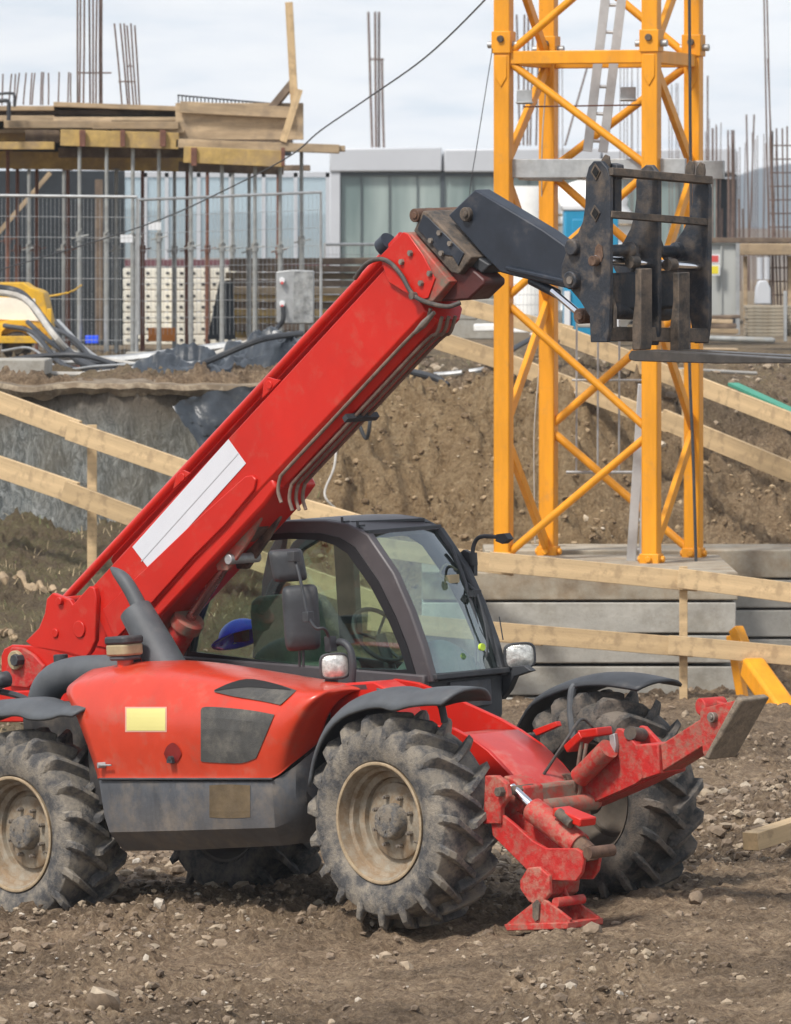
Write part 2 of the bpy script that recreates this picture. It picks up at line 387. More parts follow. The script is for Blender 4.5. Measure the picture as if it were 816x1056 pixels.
ys = axis([(-30, 28, 4), (28, 33, .3), (33, 48, .026), (48, 67, .06), (67, 76, .05), (76, 110, .5), (110, 400, 20), (400, 2600, 200)])
X, Y = np.meshgrid(xs, ys); Z = rough_z(X, Y)
nx, ny = len(xs), len(ys)
me = bpy.data.meshes.new('ground')
me.vertices.add(nx*ny); me.vertices.foreach_set('co', np.stack([X, Y, Z], -1).astype(np.float32).ravel())
I = np.arange(ny-1)[:, None]*nx+np.arange(nx-1)[None]; Q = np.stack([I, I+1, I+nx+1, I+nx], -1).reshape(-1, 4)
me.loops.add(Q.size); me.loops.foreach_set('vertex_index', Q.ravel().astype(np.int32))
me.polygons.add(len(Q)); me.polygons.foreach_set('loop_start', (np.arange(len(Q))*4).astype(np.int32))
me.polygons.foreach_set('use_smooth', np.ones(len(Q), bool))
me.update(calc_edges=True); me.validate()
soil = sstep(66.8, 67.4, Y)*(1-sstep(71.2, 72.0, Y))*sstep(WALLX-.3, WALLX+.3, X)*(1-.5*sstep(1.7, 3.0, X+.35*fbm(X*1.3, Y, 3, 3)))
grass = (1-sstep(-1.5, .5, X))*sstep(56, 60, Y)*(1-sstep(69.8, 70.2, Y))+.5*sstep(71, 73, Y)
for nme, arr in (('soil', soil), ('grass', np.clip(grass, 0, 1))):
    at_ = me.attributes.new(nme, 'FLOAT', 'POINT'); at_.data.foreach_set('value', arr.astype(np.float32).ravel())
ground = bpy.data.objects.new('ground', me); COL.objects.link(ground); tag(ground, kind='structure')
m, nt, out = newmat('churned earth')
tc = N(nt, 'TexCoord'); oc = tc.outputs['Object']; p = N(nt, 'BsdfPrincipled')
a1 = noise(nt, oc, .55, 6, .62); a2 = noise(nt, oc, 5.5, 8, .72); a3 = noise(nt, oc, 28, 8, .75)
mud = ramp(nt, a2, [(.30, (.08, .058, .042)), (.45, (.24, .185, .135)), (.57, (.40, .32, .24)), (.70, (.58, .49, .38))])
mud2 = ramp(nt, a3, [(.30, (.05, .037, .027)), (.45, (.22, .17, .125)), (.54, (.42, .34, .25)), (.66, (.68, .59, .47))])  # soil tones, contrast raised to put lit and shaded speckle into the colour
mudc = mixc(nt, .5, mud, mud2)
wet = ramp(nt, a1, [(.38, .70), (.58, 1.28)])
mudc = mixc(nt, 1., mudc, wet, 'MULTIPLY'); mudc = mixc(nt, 1., mudc, (1., .90, .78), 'MULTIPLY')
oa = ramp(nt, a2, [(.30, (.15, .095, .045)), (.47, (.35, .24, .125)), (.60, (.50, .365, .21)), (.72, (.62, .50, .33))])
ob = ramp(nt, a3, [(.33, (.12, .075, .035)), (.5, (.37, .25, .135)), (.66, (.58, .44, .27))])
och = mixc(nt, .5, oa, ob)
g1 = noise(nt, oc, 2.2, 7, .7)
gr = ramp(nt, mixc(nt, .5, g1, a3), [(.35, (.075, .058, .038)), (.47, (.20, .150, .095)), (.54, (.19, .165, .085)), (.62, (.33, .26, .165)), (.7, (.48, .40, .28))])
at1 = N(nt, 'Attribute', attribute_name='soil'); at2 = N(nt, 'Attribute', attribute_name='grass')
c = mixc(nt, at2.outputs['Fac'], mudc, gr); c = mixc(nt, at1.outputs['Fac'], c, och)
lk(nt, c, p.inputs['Base Color']); p.inputs['Roughness'].default_value = .92; p.inputs['Specular IOR Level'].default_value = .25
b1 = N(nt, 'Bump'); b1.inputs['Strength'].default_value = 1.; b1.inputs['Distance'].default_value = .12
vo = N(nt, 'TexVoronoi'); vo.inputs['Scale'].default_value = 17; lk(nt, oc, vo.inputs['Vector'])
hh = mathn(nt, 'ADD', a2, mathn(nt, 'MULTIPLY', a3, .7)); hh = mathn(nt, 'SUBTRACT', hh, mathn(nt, 'MULTIPLY', vo.outputs[0], .25))
lk(nt, hh, b1.inputs['Height']); lk(nt, b1.outputs[0], p.inputs['Normal'])
lk(nt, p.outputs[0], out.inputs[0]); me.materials.append(m); M_EARTH = m
def gz(x, y): return float(rough_z(np.array([x]), np.array([y]))[0])
# ------------------------------------------------------------------ gravel and stones
def rock_mat(name='stone', cols=None):
    m, nt, out = newmat(name); tc = N(nt, 'TexCoord'); p = N(nt, 'BsdfPrincipled')
    g = N(nt, 'NewGeometry')
    r = ramp(nt, g.outputs['Random Per Island'], cols or [(0., (.13, .093, .062)), (.6, (.28, .21, .145)), (.94, (.40, .32, .225)), (.985, (.50, .44, .36)), (1., (.60, .56, .50))])
    n = noise(nt, tc.outputs['Object'], 22, 6, .7)
    c = mixc(nt, 1., r, ramp(nt, n, [(.3, .6), (.7, 1.15)]), 'MULTIPLY')
    lk(nt, c, p.inputs['Base Color']); p.inputs['Roughness'].default_value = .9
    b = N(nt, 'Bump'); b.inputs['Strength'].default_value = .5; b.inputs['Distance'].default_value = .01; lk(nt, n, b.inputs['Height']); lk(nt, b.outputs[0], p.inputs['Normal'])
    lk(nt, p.outputs[0], out.inputs[0]); return m
M_stone = rock_mat(); M_clod = rock_mat('clod', [(0., (.16, .105, .055)), (.6, (.33, .235, .135)), (.97, (.48, .36, .22)), (1., (.62, .54, .42))])
_bm = bmesh.new(); bmesh.ops.create_icosphere(_bm, subdivisions=1, radius=1); ICO = ([v.co.copy() for v in _bm.verts], [tuple(v.index for v in f.verts) for f in _bm.faces]); _bm.free()
_bm = bmesh.new(); bmesh.ops.create_icosphere(_bm, subdivisions=2, radius=1); ICO2 = ([v.co.copy() for v in _bm.verts], [tuple(v.index for v in f.verts) for f in _bm.faces]); _bm.free()
def rock(mb, c, s, rnd, ico=ICO, flat=.6):
    sc_ = Vector((s*rnd.uniform(.7, 1.3), s*rnd.uniform(.7, 1.3), s*rnd.uniform(.45, .9)*flat/.6))
    R = Matrix.Rotation(rnd.uniform(0, 6.28), 3, 'Z') @ Matrix.Rotation(rnd.uniform(-.4, .4), 3, 'X')
    cuts = [(Vector((rnd.gauss(0, 1), rnd.gauss(0, 1), rnd.gauss(0, 1))).normalized(), rnd.uniform(.5, .85)) for _ in range(5)]
    V = []
    for v in ico[0]:
        q = v*rnd.uniform(.85, 1.1)
        for n_, d_ in cuts:
            e = q.dot(n_)-d_
            if e > 0: q = q-n_*e
        V.append(Vector(c)+R @ Vector((q.x*sc_.x, q.y*sc_.y, q.z*sc_.z)))
    mb.add(V, ico[1])
rnd = random.Random(3)
mb = MB()
pts = []; bank_pts = []
for i in range(52000):
    d = 34+rnd.random()**1.25*28; px = rnd.uniform(-60, 880)
    x = (px-408)*d/FP; y = d
    cl_ = float(patchy(np.array([x]), np.array([y]))[0])
    if rnd.random() > .05+cl_*.55: continue
    s = .007+.030*rnd.random()**3.2
    if rnd.random() < .02: s = rnd.uniform(.03, .062)
    pts.append((x, y, s))
for i in range(1500):   # rubble seen between the wheels and behind the machine
    d = rnd.uniform(43.2, 50); px = rnd.choice([rnd.uniform(105, 240), rnd.uniform(480, 560), rnd.uniform(700, 816)])
    pts.append(((px-408)*d/FP, d, .015+.05*rnd.random()**2.2))
for i in range(2600):   # loose lumps on the bank and its foot
    d = rnd.uniform(66.6, 71.5); px = rnd.uniform(330, 830); bank_pts.append(((px-408)*d/FP, d, .012+.045*rnd.random()**5))
for i in range(900):
    d = rnd.uniform(71.5, 84); px = rnd.uniform(380, 860); pts.append(((px-408)*d/FP, d, .02+.06*rnd.random()**3))
P_ = np.array(pts); zz = rough_z(P_[:, 0], P_[:, 1])
for (x, y, s), z in zip(pts, zz): rock(mb, (x, y, z+s*.15), s, rnd)
mb.build('gravel', M_stone, smooth=0, kind='stuff')
mb = MB(); P_ = np.array(bank_pts); zz = rough_z(P_[:, 0], P_[:, 1])
for (x, y, s), z in zip(bank_pts, zz): rock(mb, (x, y, z+s*.05), s, rnd)
mb.build('soil_clods', M_clod, smooth=0, kind='stuff')
for (px, py, s, lab) in [(107, 1020, .095, 'flat buff stone at the bottom left of the dirt'), (74, 996, .055, 'pale round stone lying left of the flat buff stone'),
                         (156, 963, .042, 'small white stone below the tyre at far left'), (227, 958, .05, 'pale lumpy stone between the near rear and near front tyre'),
                         (718, 946, .05, 'grey stone on the dirt right of the red foot'), (612, 640+345, .055, 'light stone in the dirt below the red foot'), (270, 975, .04, 'small grey stone below the front tyre, left side'),
                         (726, 826, .09, 'pale flat rock beside the raised stabilizer'), (447, 971, .03, 'small bright stone right below the near front tyre')]:
    d = 3.72*FP/(py-280); x = (px-408)*d/FP; m_ = MB(); rr = random.Random(px)
    z = gz(x, d); rock(m_, (x, d, z+s*.25), s, rr, ICO2, .7)
    m_.build('stone', M_stone, smooth=30, label=lab, cat='stone', origin=(x, d, z))
# dry grass
rnd = random.Random(9); mb = MB(); mg = MB()
for i in range(2400):
    if i % 4: d = rnd.uniform(57.5, 69.7); px = rnd.uniform(-40, 330)
    else: d = rnd.uniform(71.0, 90); px = rnd.uniform(330, 860)
    x = (px-408)*d/FP; cl_ = vnoise(np.array([x*1.5]), np.array([d*.7]), 60)[0]
    if rnd.random() > .5+cl_*1.8: continue
    z = gz(x, d); h = rnd.uniform(.03, .11); a = rnd.uniform(0, 6.28); l = rnd.uniform(.2, 1.6)*h; wd = rnd.uniform(.002, .005)
    p0 = Vector((x, d, z-.01)); p1 = p0+Vector((cos(a)*l*.4, sin(a)*l*.4, h*.7)); p2 = p0+Vector((cos(a)*l, sin(a)*l, h*.9)); q = Vector((wd, 0, 0))
    (mg if rnd.random() < .22 else mb).add([p0-q, p0+q, p1+q*.7, p1-q*.7, p2], [(0, 1, 2, 3), (3, 2, 4)])
mb.build('dry_grass', M_twig, smooth=0, kind='stuff'); mg.build('green_grass', M_grassm, smooth=0, kind='stuff')
# ================================================================== TELEHANDLER
TH = empty('telehandler', None, 'red telescopic handler with raised boom, black cab and four lugged tyres', 'telehandler', mat=VM)
def vb(): return MB()
def vprism(mb, px, v0, v1, vt=None):
    """traced side profile on plane v0 (or vt), solid from v0 to v1"""
    vt = v0 if vt is None else vt
    P = [VP(x, y, vt) for x, y in px]
    for p_ in P: p_.y = v0
    return mb.prism(P, (0, v1-v0, 0))
def vcyl(mb, px, py, v0, v1, r, seg=24):
    c = VP(px, py, v0); return mb.tube([c, c+Vector((0, v1-v0, 0))], r, seg)
def vtube(mb, pts, r, seg=10, n=None):
    P = [VP(*q) for q in pts]
    if n: P = crom(P, n)
    return mb.tube(P, r, seg)
# ---- wheels
R_T, WID = .625, .42
def make_wheel(tm, spin=0.):
    body = MB(); ca = R_T-.064
    prof = [(.045, .335), (.012, .36), (-.004, .40), (-.012, .45), (-.010, .49), (.008, .53), (.040, .545), (.085, ca), (.21, ca+.004), (.335, ca), (.38, .545), (.412, .53), (.430, .49), (.432, .45), (.424, .40), (.408, .36), (.375, .335)]
    body.lathe(prof, seg=72)
    nl = 19; hw = .021
    for side in (0, 1):
        for k in range(nl):
            a0 = 2*pi*(k+.5*side)/nl+spin
            # path from the sidewall up over the shoulder to the centre of the tread: (v, radius_base, radius_top, lag, half width)
            path = [(-.012, .480, .496, .00, .012), (-.010, .505, .545, -.004, .022), (.004, .52, .592, -.015, .029), (.036, .54, R_T-.004, -.04, .030), (.10, ca-.01, R_T, -.115, .026), (.17, ca-.01, R_T, -.195, .026), (.232, ca-.01, R_T-.002, -.26, .027), (.246, ca-.01, R_T-.01, -.275, .022)]
            V = []; Fc = []
            for (v, rb, rt, lag, h_) in path:
                v2 = v if side == 0 else WID-v
                for rr, ww in ((rb, 1.35), (rt, .72)):
                    for sg in (-1, 1):
                        t = a0+lag+sg*h_*ww/R_T
                        V.append((rr*cos(t), v2, rr*sin(t)))
            for i in range(len(path)-1):
                a = 4*i; b = a+4
                Fc += [(a, b, b+2, a+2), (a+1, a+3, b+3, b+1), (a+2, b+2, b+3, a+3)]
            Fc += [(0, 2, 3, 1), (4*len(path)-4, 4*len(path)-3, 4*len(path)-1, 4*len(path)-2)]
            body.add(V, Fc)
    return body
def wheel(u, v, w, tm, mirror, label, spin):
    e = bpy.data.objects.new('wheel', None); COL.objects.link(e); e.parent = TH; e.location = (u, v, w); e['label'] = label
    if mirror: e.scale = (1, -1, 1)
    make_wheel(tm, spin).build('tyre', tm, e, smooth=24, bevel=.003, seg=1)
    r = MB().lathe([(.05, .337), (.020, .347), (.008, .345), (.012, .332), (.03, .326), (.05, .318), (.075, .315), (.085, .295), (.13, .29), (.14, .255), (.17, .25), (.175, .222), (.150, .219), (.142, .205), (.135, .12), (.135, .001)], seg=64)
    r.lathe([(.38, .337), (.40, .345), (.39, .33), (.35, .315), (.17, .25)], seg=48)
    r.build('rim', M_rim if tm is M_tyre else M_rimshade, e, smooth=30)
    MB().lathe([(.022, .348), (.004, .352), (.000, .345), (.004, .334), (.022, .332)], seg=64).build('rim_flange', M_rimedge if tm is M_tyre else M_rimshade, e, smooth=50)
    h = MB().lathe([(.135, .105), (.075, .100), (.062, .093), (.055, .080), (.058, .03), (.055, .001)], seg=40)
    for k in range(3):
        a = k*2.09+.5; h.tube([(.05*cos(a), .06, .05*sin(a)), (.05*cos(a), .048, .05*sin(a))], .006, 6)
    h.build('hub', M_hub, e, smooth=40)
    for k in range(8):
        b = MB(); a = 2*pi*k/8+.3; p_ = Vector((.148*cos(a), .135, .148*sin(a))); b.tube([p_, p_-Vector((0, .03, 0))], .014, 6); b.tube([p_-Vector((0, .03, 0)), p_-Vector((0, .042, 0))], .008, 8); b.build('wheel_nut', M_bolt, e, smooth=40)
    vv = MB(); vv.tube([(.27, .085, -.12), (.255, .05, -.115)], .010, 8); vv.tube([(.255, .05, -.115), (.25, .03, -.11)], .005, 6); vv.build('valve', M_bolt, e)
    return e
wheel(.05, 0, .60, M_tyre, False, 'near front wheel, dusty, with cream rim', .05)
wheel(-3.16, 0, .545, M_tyre, False, 'near rear wheel partly cut by the photo edge', .22)
wheel(.05, 2.10, .60, M_tyredark, True, 'far front wheel in shade behind the raised stabilizer', .12)
wheel(-3.13, 2.10, .57, M_tyredark, True, 'far rear wheel seen low under the body', .3)
# ---- fenders
def fender(pts, v0, wd, crown, name, mat, label):
    P = crom([VP(x, y, v0) for x, y in pts], 28); rows = []
    c0 = Vector((sum(p.x for p in P)/len(P), 0, min(p.z for p in P)-.25))
    for j in range(13):
        t = j/12; row = []
        for p_ in P:
            d = (Vector((p_.x, 0, p_.z))-c0).normalized(); k = crown*(1-abs(2*t-1)**2.6)
            row.append(p_+Vector((0, wd*t, 0))+d*k)
        rows.append(row)
    return MB().grid(rows).build(name, mat, TH, solid=.018, smooth=60, label=label)
fender([(319, 812), (324, 785), (334, 760), (352, 741), (375, 732), (392, 730), (405, 733), (421, 729), (440, 727), (455, 727)], -.02, .40, .10, 'fender', M_greypl, 'near front fender')
fender([(-75, 775), (-55, 750), (-25, 740), (0, 739), (18, 738), (30, 742), (48, 742), (62, 738), (74, 739)], -.02, .40, .09, 'fender', M_greypl, 'near rear fender')
fender([(530, 762), (535, 748), (548, 728), (570, 716), (597, 708), (622, 707), (640, 709), (657, 712)], 1.70, .38, .06, 'fender', M_blackpl, 'far front fender')
mb = MB(); vtube(mb, [(452, 722, .25), (456, 730, .25), (459, 745, .25)], .022, 10); mb.build('fender_stay', M_blackpl, TH)
mb = MB(); vtube(mb, [(593, 707, 1.72), (590, 713, 1.70), (589, 735, 1.68), (592, 762, 1.66)], .024, 10, 8); mb.build('fender_stay', M_greypl, TH)
# ---- chassis
mb = MB(); mb.box((-1.9, 1.05, .80), (3.9, .62, .42)); mb.box((-1.5, 1.05, .62), (2.2, 1.3, .30)); mb.box((-1.7, .55, .95), (1.9, .7, .5))
mb.box((-3.3, 1.05, 1.05), (1.1, .62, .5)); mb.build('chassis_core', paint('dark chassis', (.03, .028, .028), .7, dirt=MUD, da=.4), TH, bevel=.01)
for (u, w_) in ((.05, .6), (-3.15, .56)):
    mb = MB(); mb.tube([(u, .35, w_), (u, .8, w_), (u, 1.05, w_), (u, 1.3, w_), (u, 1.75, w_)], [.10, .09, .17, .09, .10], 16); mb.build('axle', M_mudsteel, TH)
mb = MB(); vprism(mb, [(430, 745), (467, 751), (484, 760), (503, 774), (522, 794), (537, 812), (543, 826), (541, 845), (520, 856), (450, 856)], .66, .69); mb.build('chassis_plate', M_red, TH, bevel=.006, label='near red chassis plate at the front')
mb = MB(); vprism(mb, [(405, 700), (430, 704), (456, 714), (480, 725), (513, 740), (536, 753), (556, 767), (577, 787), (592, 805), (600, 822), (600, 846), (560, 858), (430, 800)], 1.22, 1.25); mb.build('chassis_plate', M_red, TH, bevel=.006, label='far red chassis plate sloping to the front')
a = [VP(x, y, .70) for x, y in ((440, 757), (470, 757), (503, 779), (530, 809), (537, 818))]
rows = [[p_+Vector((.0, .51*t, 0))-Vector((0, 0, .02)) for p_ in a] for t in (0, .33, .66, 1)]
MB().grid(rows).build('front_cover', paint('pink dusty red', (.50, .045, .035), .4, var=.12, vs=3, dirt=(.42, .27, .22), da=.4, ds=3, coat=.3), TH, solid=.015, smooth=20)
mb = MB(); mb.box((.50, .96, .62), (.16, .5, .26)); mb.tube([(.62, .72, .62), (.62, 1.22, .62)], .05, 14); mb.build('front_crossmember', M_redwet, TH, bevel=.02)
mb = MB(); vprism(mb, [(549, 753), (573, 744), (575, 749), (553, 759)], 1.27, 1.31); mb.build('tow_tab', M_red, TH, bevel=.004)
mb = MB(); vprism(mb, [(340, 706), (385, 703), (402, 712), (412, 735), (412, 750), (340, 760)], .42, .60); mb.build('side_rail', M_red, TH, bevel=.01)
# ---- lower box
rows = [[VP(103, 805, .05), VP(190, 806, .05), VP(281, 806, .05), VP(305, 790, .14), VP(332, 768, .30)],
        [VP(109, 842, .05), VP(190, 840, .05), VP(283, 838, .05), VP(305, 825, .14), VP(330, 812, .30)],
        [VP(114, 858, .06), VP(190, 856, .06), VP(284, 853, .06), VP(305, 845, .16), VP(328, 838, .30)],
        [VP(128, 877, .20), VP(190, 876, .20), VP(292, 871, .20), VP(308, 869, .24), VP(326, 867, .34)]]
G = []
for a_, b_ in zip(rows[:-1], rows[1:]):
    for t in (0, .5): G.append([p_.lerp(q, t) for p_, q in zip(a_, b_)])
G.append(rows[-1]); G.append([p_+Vector((0, .5, 0)) for p_ in rows[-1]])
G = [[Vector(p_) for p_ in r] for r in G]
G = [[r[0]+Vector((0, .5, 0))]+r for r in G]
lower = MB().grid(G).build('side_box', M_boxpl, TH, solid=.012, smooth=25, bevel=.006)
def bvh(o):
    me_ = o.data; return BVHTree.FromPolygons([v.co for v in me_.vertices], [tuple(p_.vertices) for p_ in me_.polygons])
_c = VI @ CAM
def patch(tree, top, bot, n, off, fallback):
    T = crom([Vector((x, y, 0)) for x, y in top], n); B = crom([Vector((x, y, 0)) for x, y in bot], n); rows = []
    for i in range(6):
        row = []
        for a_, b_ in zip(T, B):
            q = a_.lerp(b_, i/5); d = (VP(q.x, q.y, fallback)-_c).normalized(); h = tree.ray_cast(_c, d)
            row.append((h[0] if h[0] is not None else VP(q.x, q.y, fallback))-d*off)
        rows.append(row)
    return MB().grid(rows)
tr = bvh(lower)
patch(tr, [(216, 810), (236, 809), (258, 810)], [(216, 843), (237, 844), (258, 843)], 6, .012, .05).build('box_panel', M_brownp, lower, smooth=0)
# ---- hood
HR = [[(101, 803, .05), (145, 803, .04), (195, 803, .04), (245, 803, .04), (280, 803, .05), (303, 786, .13), (328, 766, .30)],
      [(100, 797, .05), (145, 797, .04), (195, 797, .04), (245, 797, .04), (281, 797, .05), (304, 781, .13), (330, 761, .30)],
      [(91, 770, .04), (142, 768, .02), (192, 768, .02), (243, 768, .02), (290, 764, .04), (313, 752, .14), (338, 738, .32)],
      [(79, 738, .05), (138, 736, .03), (190, 738, .03), (244, 740, .03), (303, 736, .06), (326, 728, .17), (350, 722, .36)],
      [(69, 714, .10), (128, 708, .10), (190, 712, .10), (250, 720, .10), (318, 718, .12), (342, 714, .24), (366, 713, .42)],
      [(78, 702, .18), (133, 693, .20), (195, 697, .20), (256, 705, .20), (328, 710, .24), (356, 709, .36), (384, 712, .48)],
      [(98, 690, .36), (150, 684, .40), (210, 688, .40), (270, 697, .40), (340, 706, .42), (368, 707, .48), (394, 711, .55)],
      [(128, 684, .62), (170, 681, .62), (225, 684, .62), (290, 694, .62), (358, 705, .60), (384, 708, .62), (406, 712, .64)]]
G = sgrid([[VP(*q) for q in r] for r in HR], 49, 33)
hood = MB().grid(G).build('hood', M_redhood, TH, solid=.008, smooth=60)
tr = bvh(hood)
patch(tr, [(207, 733), (211, 729), (235, 730), (262, 733), (283, 737)], [(207, 785), (212, 786), (230, 787), (250, 787), (264, 782)], 12, .014, .03).build('side_grille', M_grille, hood, smooth=0)
patch(tr, [(221, 712), (238, 704), (258, 700), (284, 705), (306, 712)], [(221, 713.5), (240, 718), (258, 721), (275, 724), (289, 727)], 12, .020, .1).build('top_vent', M_grille, hood, smooth=0)
patch(tr, [(221, 711.5), (238, 704), (258, 700), (284, 705), (300, 711)], [(222, 712.5), (238, 710), (258, 708.5), (280, 710), (300, 711.5)], 12, .026, .1).build('vent_slot', paint('slot black', (.008, .008, .008), .8, bump=0), hood, smooth=0)
patch(tr, [(129, 729), (172, 729)], [(129, 755), (172, 755)], 4, .009, .03).build('label_rim', M_pinkst, hood, smooth=0)
patch(tr, [(130.5, 730.5), (170.5, 730.5)], [(130.5, 753.5), (170.5, 753.5)], 4, .012, .03).build('warning_label', M_yellowst, hood, smooth=0)
q = VP(178, 777, .02); patch(tr, [(169, 777), (172, 770), (178, 766), (184, 770), (187, 777)], [(169, 777.5), (172, 784), (178, 788), (184, 784), (187, 777.5)], 11, .016, .03).build('latch_recess_shade', paint('recess shade red', (.20, .012, .010), .5, bump=0), hood)  # flat disc; the shade of a recess is put into its darker red
mb = MB(); mb.tube([q+Vector((.0, -.03, -.03)), q+Vector((0, 0, -.03))], .016, 10); mb.box(q+Vector((.0, -.02, -.045)), (.05, .02, .02)); mb.build('latch', M_blackpl, hood)
q = VP(107, 789, .03); mb = MB(); mb.tube([q-Vector((.02, .03, 0)), q+Vector((0, .01, 0))], .018, 10); mb.tube([q-Vector((.0, .02, 0)), q+Vector((.09, -.02, 0))], .006, 6); mb.build('side_catch', M_galv, hood)
mb = MB(); mb.tube([VP(103, 803.5, .035), VP(281, 803.5, .035)], .008, 6); mb.build('seam_strip', M_blackpl, hood)
# ---- rear: pivot bracket, ducts, exhaust
mb = MB(); vprism(mb, [(1, 700), (1, 676), (4, 669), (12, 665), (40, 666), (70, 671), (106, 681), (120, 700), (110, 740), (8, 740), (5, 715)], .80, .83); vprism(mb, [(1, 700), (1, 676), (4, 669), (12, 665), (40, 666), (70, 671), (106, 681), (120, 700), (110, 740), (8, 740), (5, 715)], 1.21, 1.24, .80); mb.build('rear_pivot_plates', M_red, TH, bevel=.008)
mb = MB(); vprism(mb, [(11, 667), (22, 668), (34, 675), (45, 687), (42, 700), (28, 710), (8, 708), (6, 690)], .77, .80); mb.build('pivot_boss', M_redmud, TH, bevel=.01)
mb = MB(); vcyl(mb, 14, 681, .74, .80, .060); mb.build('pivot_collar', M_tan, TH, bevel=.006)
mb = MB(); vcyl(mb, 14, 681, .71, 1.26, .038, 8); mb.build('boom_pivot_pin', M_blackpl, TH, bevel=.004)
mb = MB(); P_ = crom([VP(*q) for q in [(46, 738, .40), (46, 718, .40), (56, 702, .40), (78, 694, .42), (112, 692, .45), (140, 690, .5)]], 18); mb.tube(P_, [.10]*14+[.095, .09, .085, .085], 20); mb.build('intake_duct', M_greypl, TH, smooth=50)
mb = MB(); vcyl0 = VP(63, 684, .55); mb.tube([vcyl0, vcyl0+Vector((0, 0, .05)), vcyl0+Vector((0, 0, .055))], [.045, .045, .038], 20); mb.tube([vcyl0-Vector((0, 0, .08)), vcyl0], .036, 16); mb.build('filler_cap', M_blackpl, TH)
mb = MB(); mb.tube([VP(178, 700, .60), VP(160, 665, .60), VP(140, 630, .60), VP(139.5, 629, .60)], [.125, .113, .103, .09], 28); mb.build('exhaust_silencer', M_greypl, TH, smooth=50)
P_ = crom([VP(*q) for q in [(150, 640, .60), (140, 618, .60), (128, 598, .60), (115, 586, .60)]], 10)
mb = MB(); mb.tube(P_, [.052, .05, .049, .048, .047, .046, .044, .038, .028, .012], 18); mb.build('exhaust_tip', M_greypl, TH, smooth=50)
def rounded_rect(c, a, b, z, n=6, r=.04):
    out_ = []
    for (sx, sy, t0) in ((1, 1, 0), (-1, 1, pi/2), (-1, -1, pi), (1, -1, 3*pi/2)):
        for k in range(n+1):
            t = t0+k*pi/2/n; out_.append(Vector((c.x+sx*(a-r)+r*cos(t), c.y+sy*(b-r)+r*sin(t), z)))
    return out_
c0 = VP(129, 679, .36)
for nm, z0, z1, a_, m_ in (('precleaner_base', -.01, .018, .082, M_greypl), ('precleaner_body', .018, .088, .094, M_tan), ('precleaner_lid', .088, .135, .099, M_blackpl)):
    mb = MB(); mb.prism(rounded_rect(c0, a_, a_*.9, c0.z+z0), (0, 0, z1-z0)); mb.build(nm, m_, TH, bevel=.012)
mb = MB(); mb.tube([c0-Vector((0, 0, .12)), c0], .05, 16); mb.build('precleaner_neck', M_redhood, TH)
mb = MB(); vtube(mb, [(-10, 705, .45), (0, 702, .45), (8, 700, .5)], .05, 14, 6); vtube(mb, [(-5, 712, .5), (20, 718, .5), (40, 728, .5)], .02, 8, 8); mb.build('rear_hose', M_blackpl, TH)
mb = MB(); vprism(mb, [(-60, 716), (28, 712), (60, 722), (60, 745), (-60, 745)], .75, 1.30); mb.build('rear_frame', M_red, TH, bevel=.01)
# ---- boom
VN, VF = .84, 1.15
p0 = VP(97, 603, VN); p1 = VP(421, 251, VN); BD = (p1-p0); BL = BD.length; BD.normalize(); BN = Vector((-BD.z, 0, BD.x))
hB = -((VP(464, 293, VN)-p1).dot(BN))
def bp(s_, n_, v_): q = p0+BD*s_+BN*n_; return Vector((q.x, v_, q.z))
sec = [(0, VN), (0, VN+.02), (-.10, VN+.02), (-.10, VF-.03), (0, VF-.03), (0, VF), (-hB, VF), (-hB-.075, VF-.07), (-hB-.075, VN+.07), (-hB, VN)]
mb = MB(); mb.prism([bp(-.10, n_, v_) for n_, v_ in sec], BD*(BL-.03)); boom = mb.build('boom', M_red, TH, bevel=.006)
mb = MB(); P_ = [VP(137, 564, VN), VP(236, 453, VN), VP(254, 478, VN), VP(155, 588, VN)]; mb.prism([p_-Vector((0, .004, 0)) for p_ in P_], (0, .003, 0)); mb.build('boom_sticker', M_sticker, boom, smooth=0)
mb = MB(); P_ = [VP(146, 578.5, VN), VP(246, 467.2, VN), VP(246.6, 468.0, VN), VP(146.6, 579.3, VN)]; mb.prism([p_-Vector((0, .006, 0)) for p_ in P_], (0, .0025, 0)); mb.build('sticker_line', M_fascia, boom, smooth=0)
mb = MB(); vprism(mb, [(108, 628), (150, 588), (200, 540), (255, 491), (262, 490), (266, 494), (264, 505), (235, 540), (200, 575), (160, 620), (120, 660)], .822, .842, VN); mb.build('stiffener_plate', M_red, boom, bevel=.006)
mb = MB(); sE = (VP(272, 480, VN)-p0).dot(BD); mb.prism([bp(-.12, -hB-.02, VN+.01), bp(sE, -hB+.02, VN+.01), bp(sE, -hB-.075, VN+.01), bp(sE-.15, -hB-.095, VN+.01), bp(0.1, -hB-.095, VN+.01)], (0, .34, 0)); mb.build('lower_stiffener', M_red, boom, bevel=.02)
mb = MB(); mb.tube([VP(69, 616.5, 1.02), VP(415, 243.5, 1.02)], .030, 20); mb.build('top_tube', M_red, boom)
mb = MB(); mb.prism([bp(.0, -.09, 1.07), bp(.0, .17, 1.07), bp(.10, .20, 1.07), bp(BL-.25, .185, 1.07), bp(BL-.10, .10, 1.07), bp(BL-.10, -.09, 1.07)], (0, .03, 0)); mb.build('top_rib', M_red, boom, bevel=.004)
mb = MB(); mb.tube([VP(395, 256, 1.02), VP(402, 249, 1.02)], .062, 20); mb.build('tube_collar', M_navy, boom)
c_ = VP(277, 396, VN); mb = MB(); vprism(mb, [(270, 411), (272, 394), (276, 389), (283, 391), (289, 392)], VN, VN+.015); vcyl(mb, 277, 397, VN-.008, VN+.02, .025, 20); mb.build('lifting_lug', M_red, boom, bevel=.003)
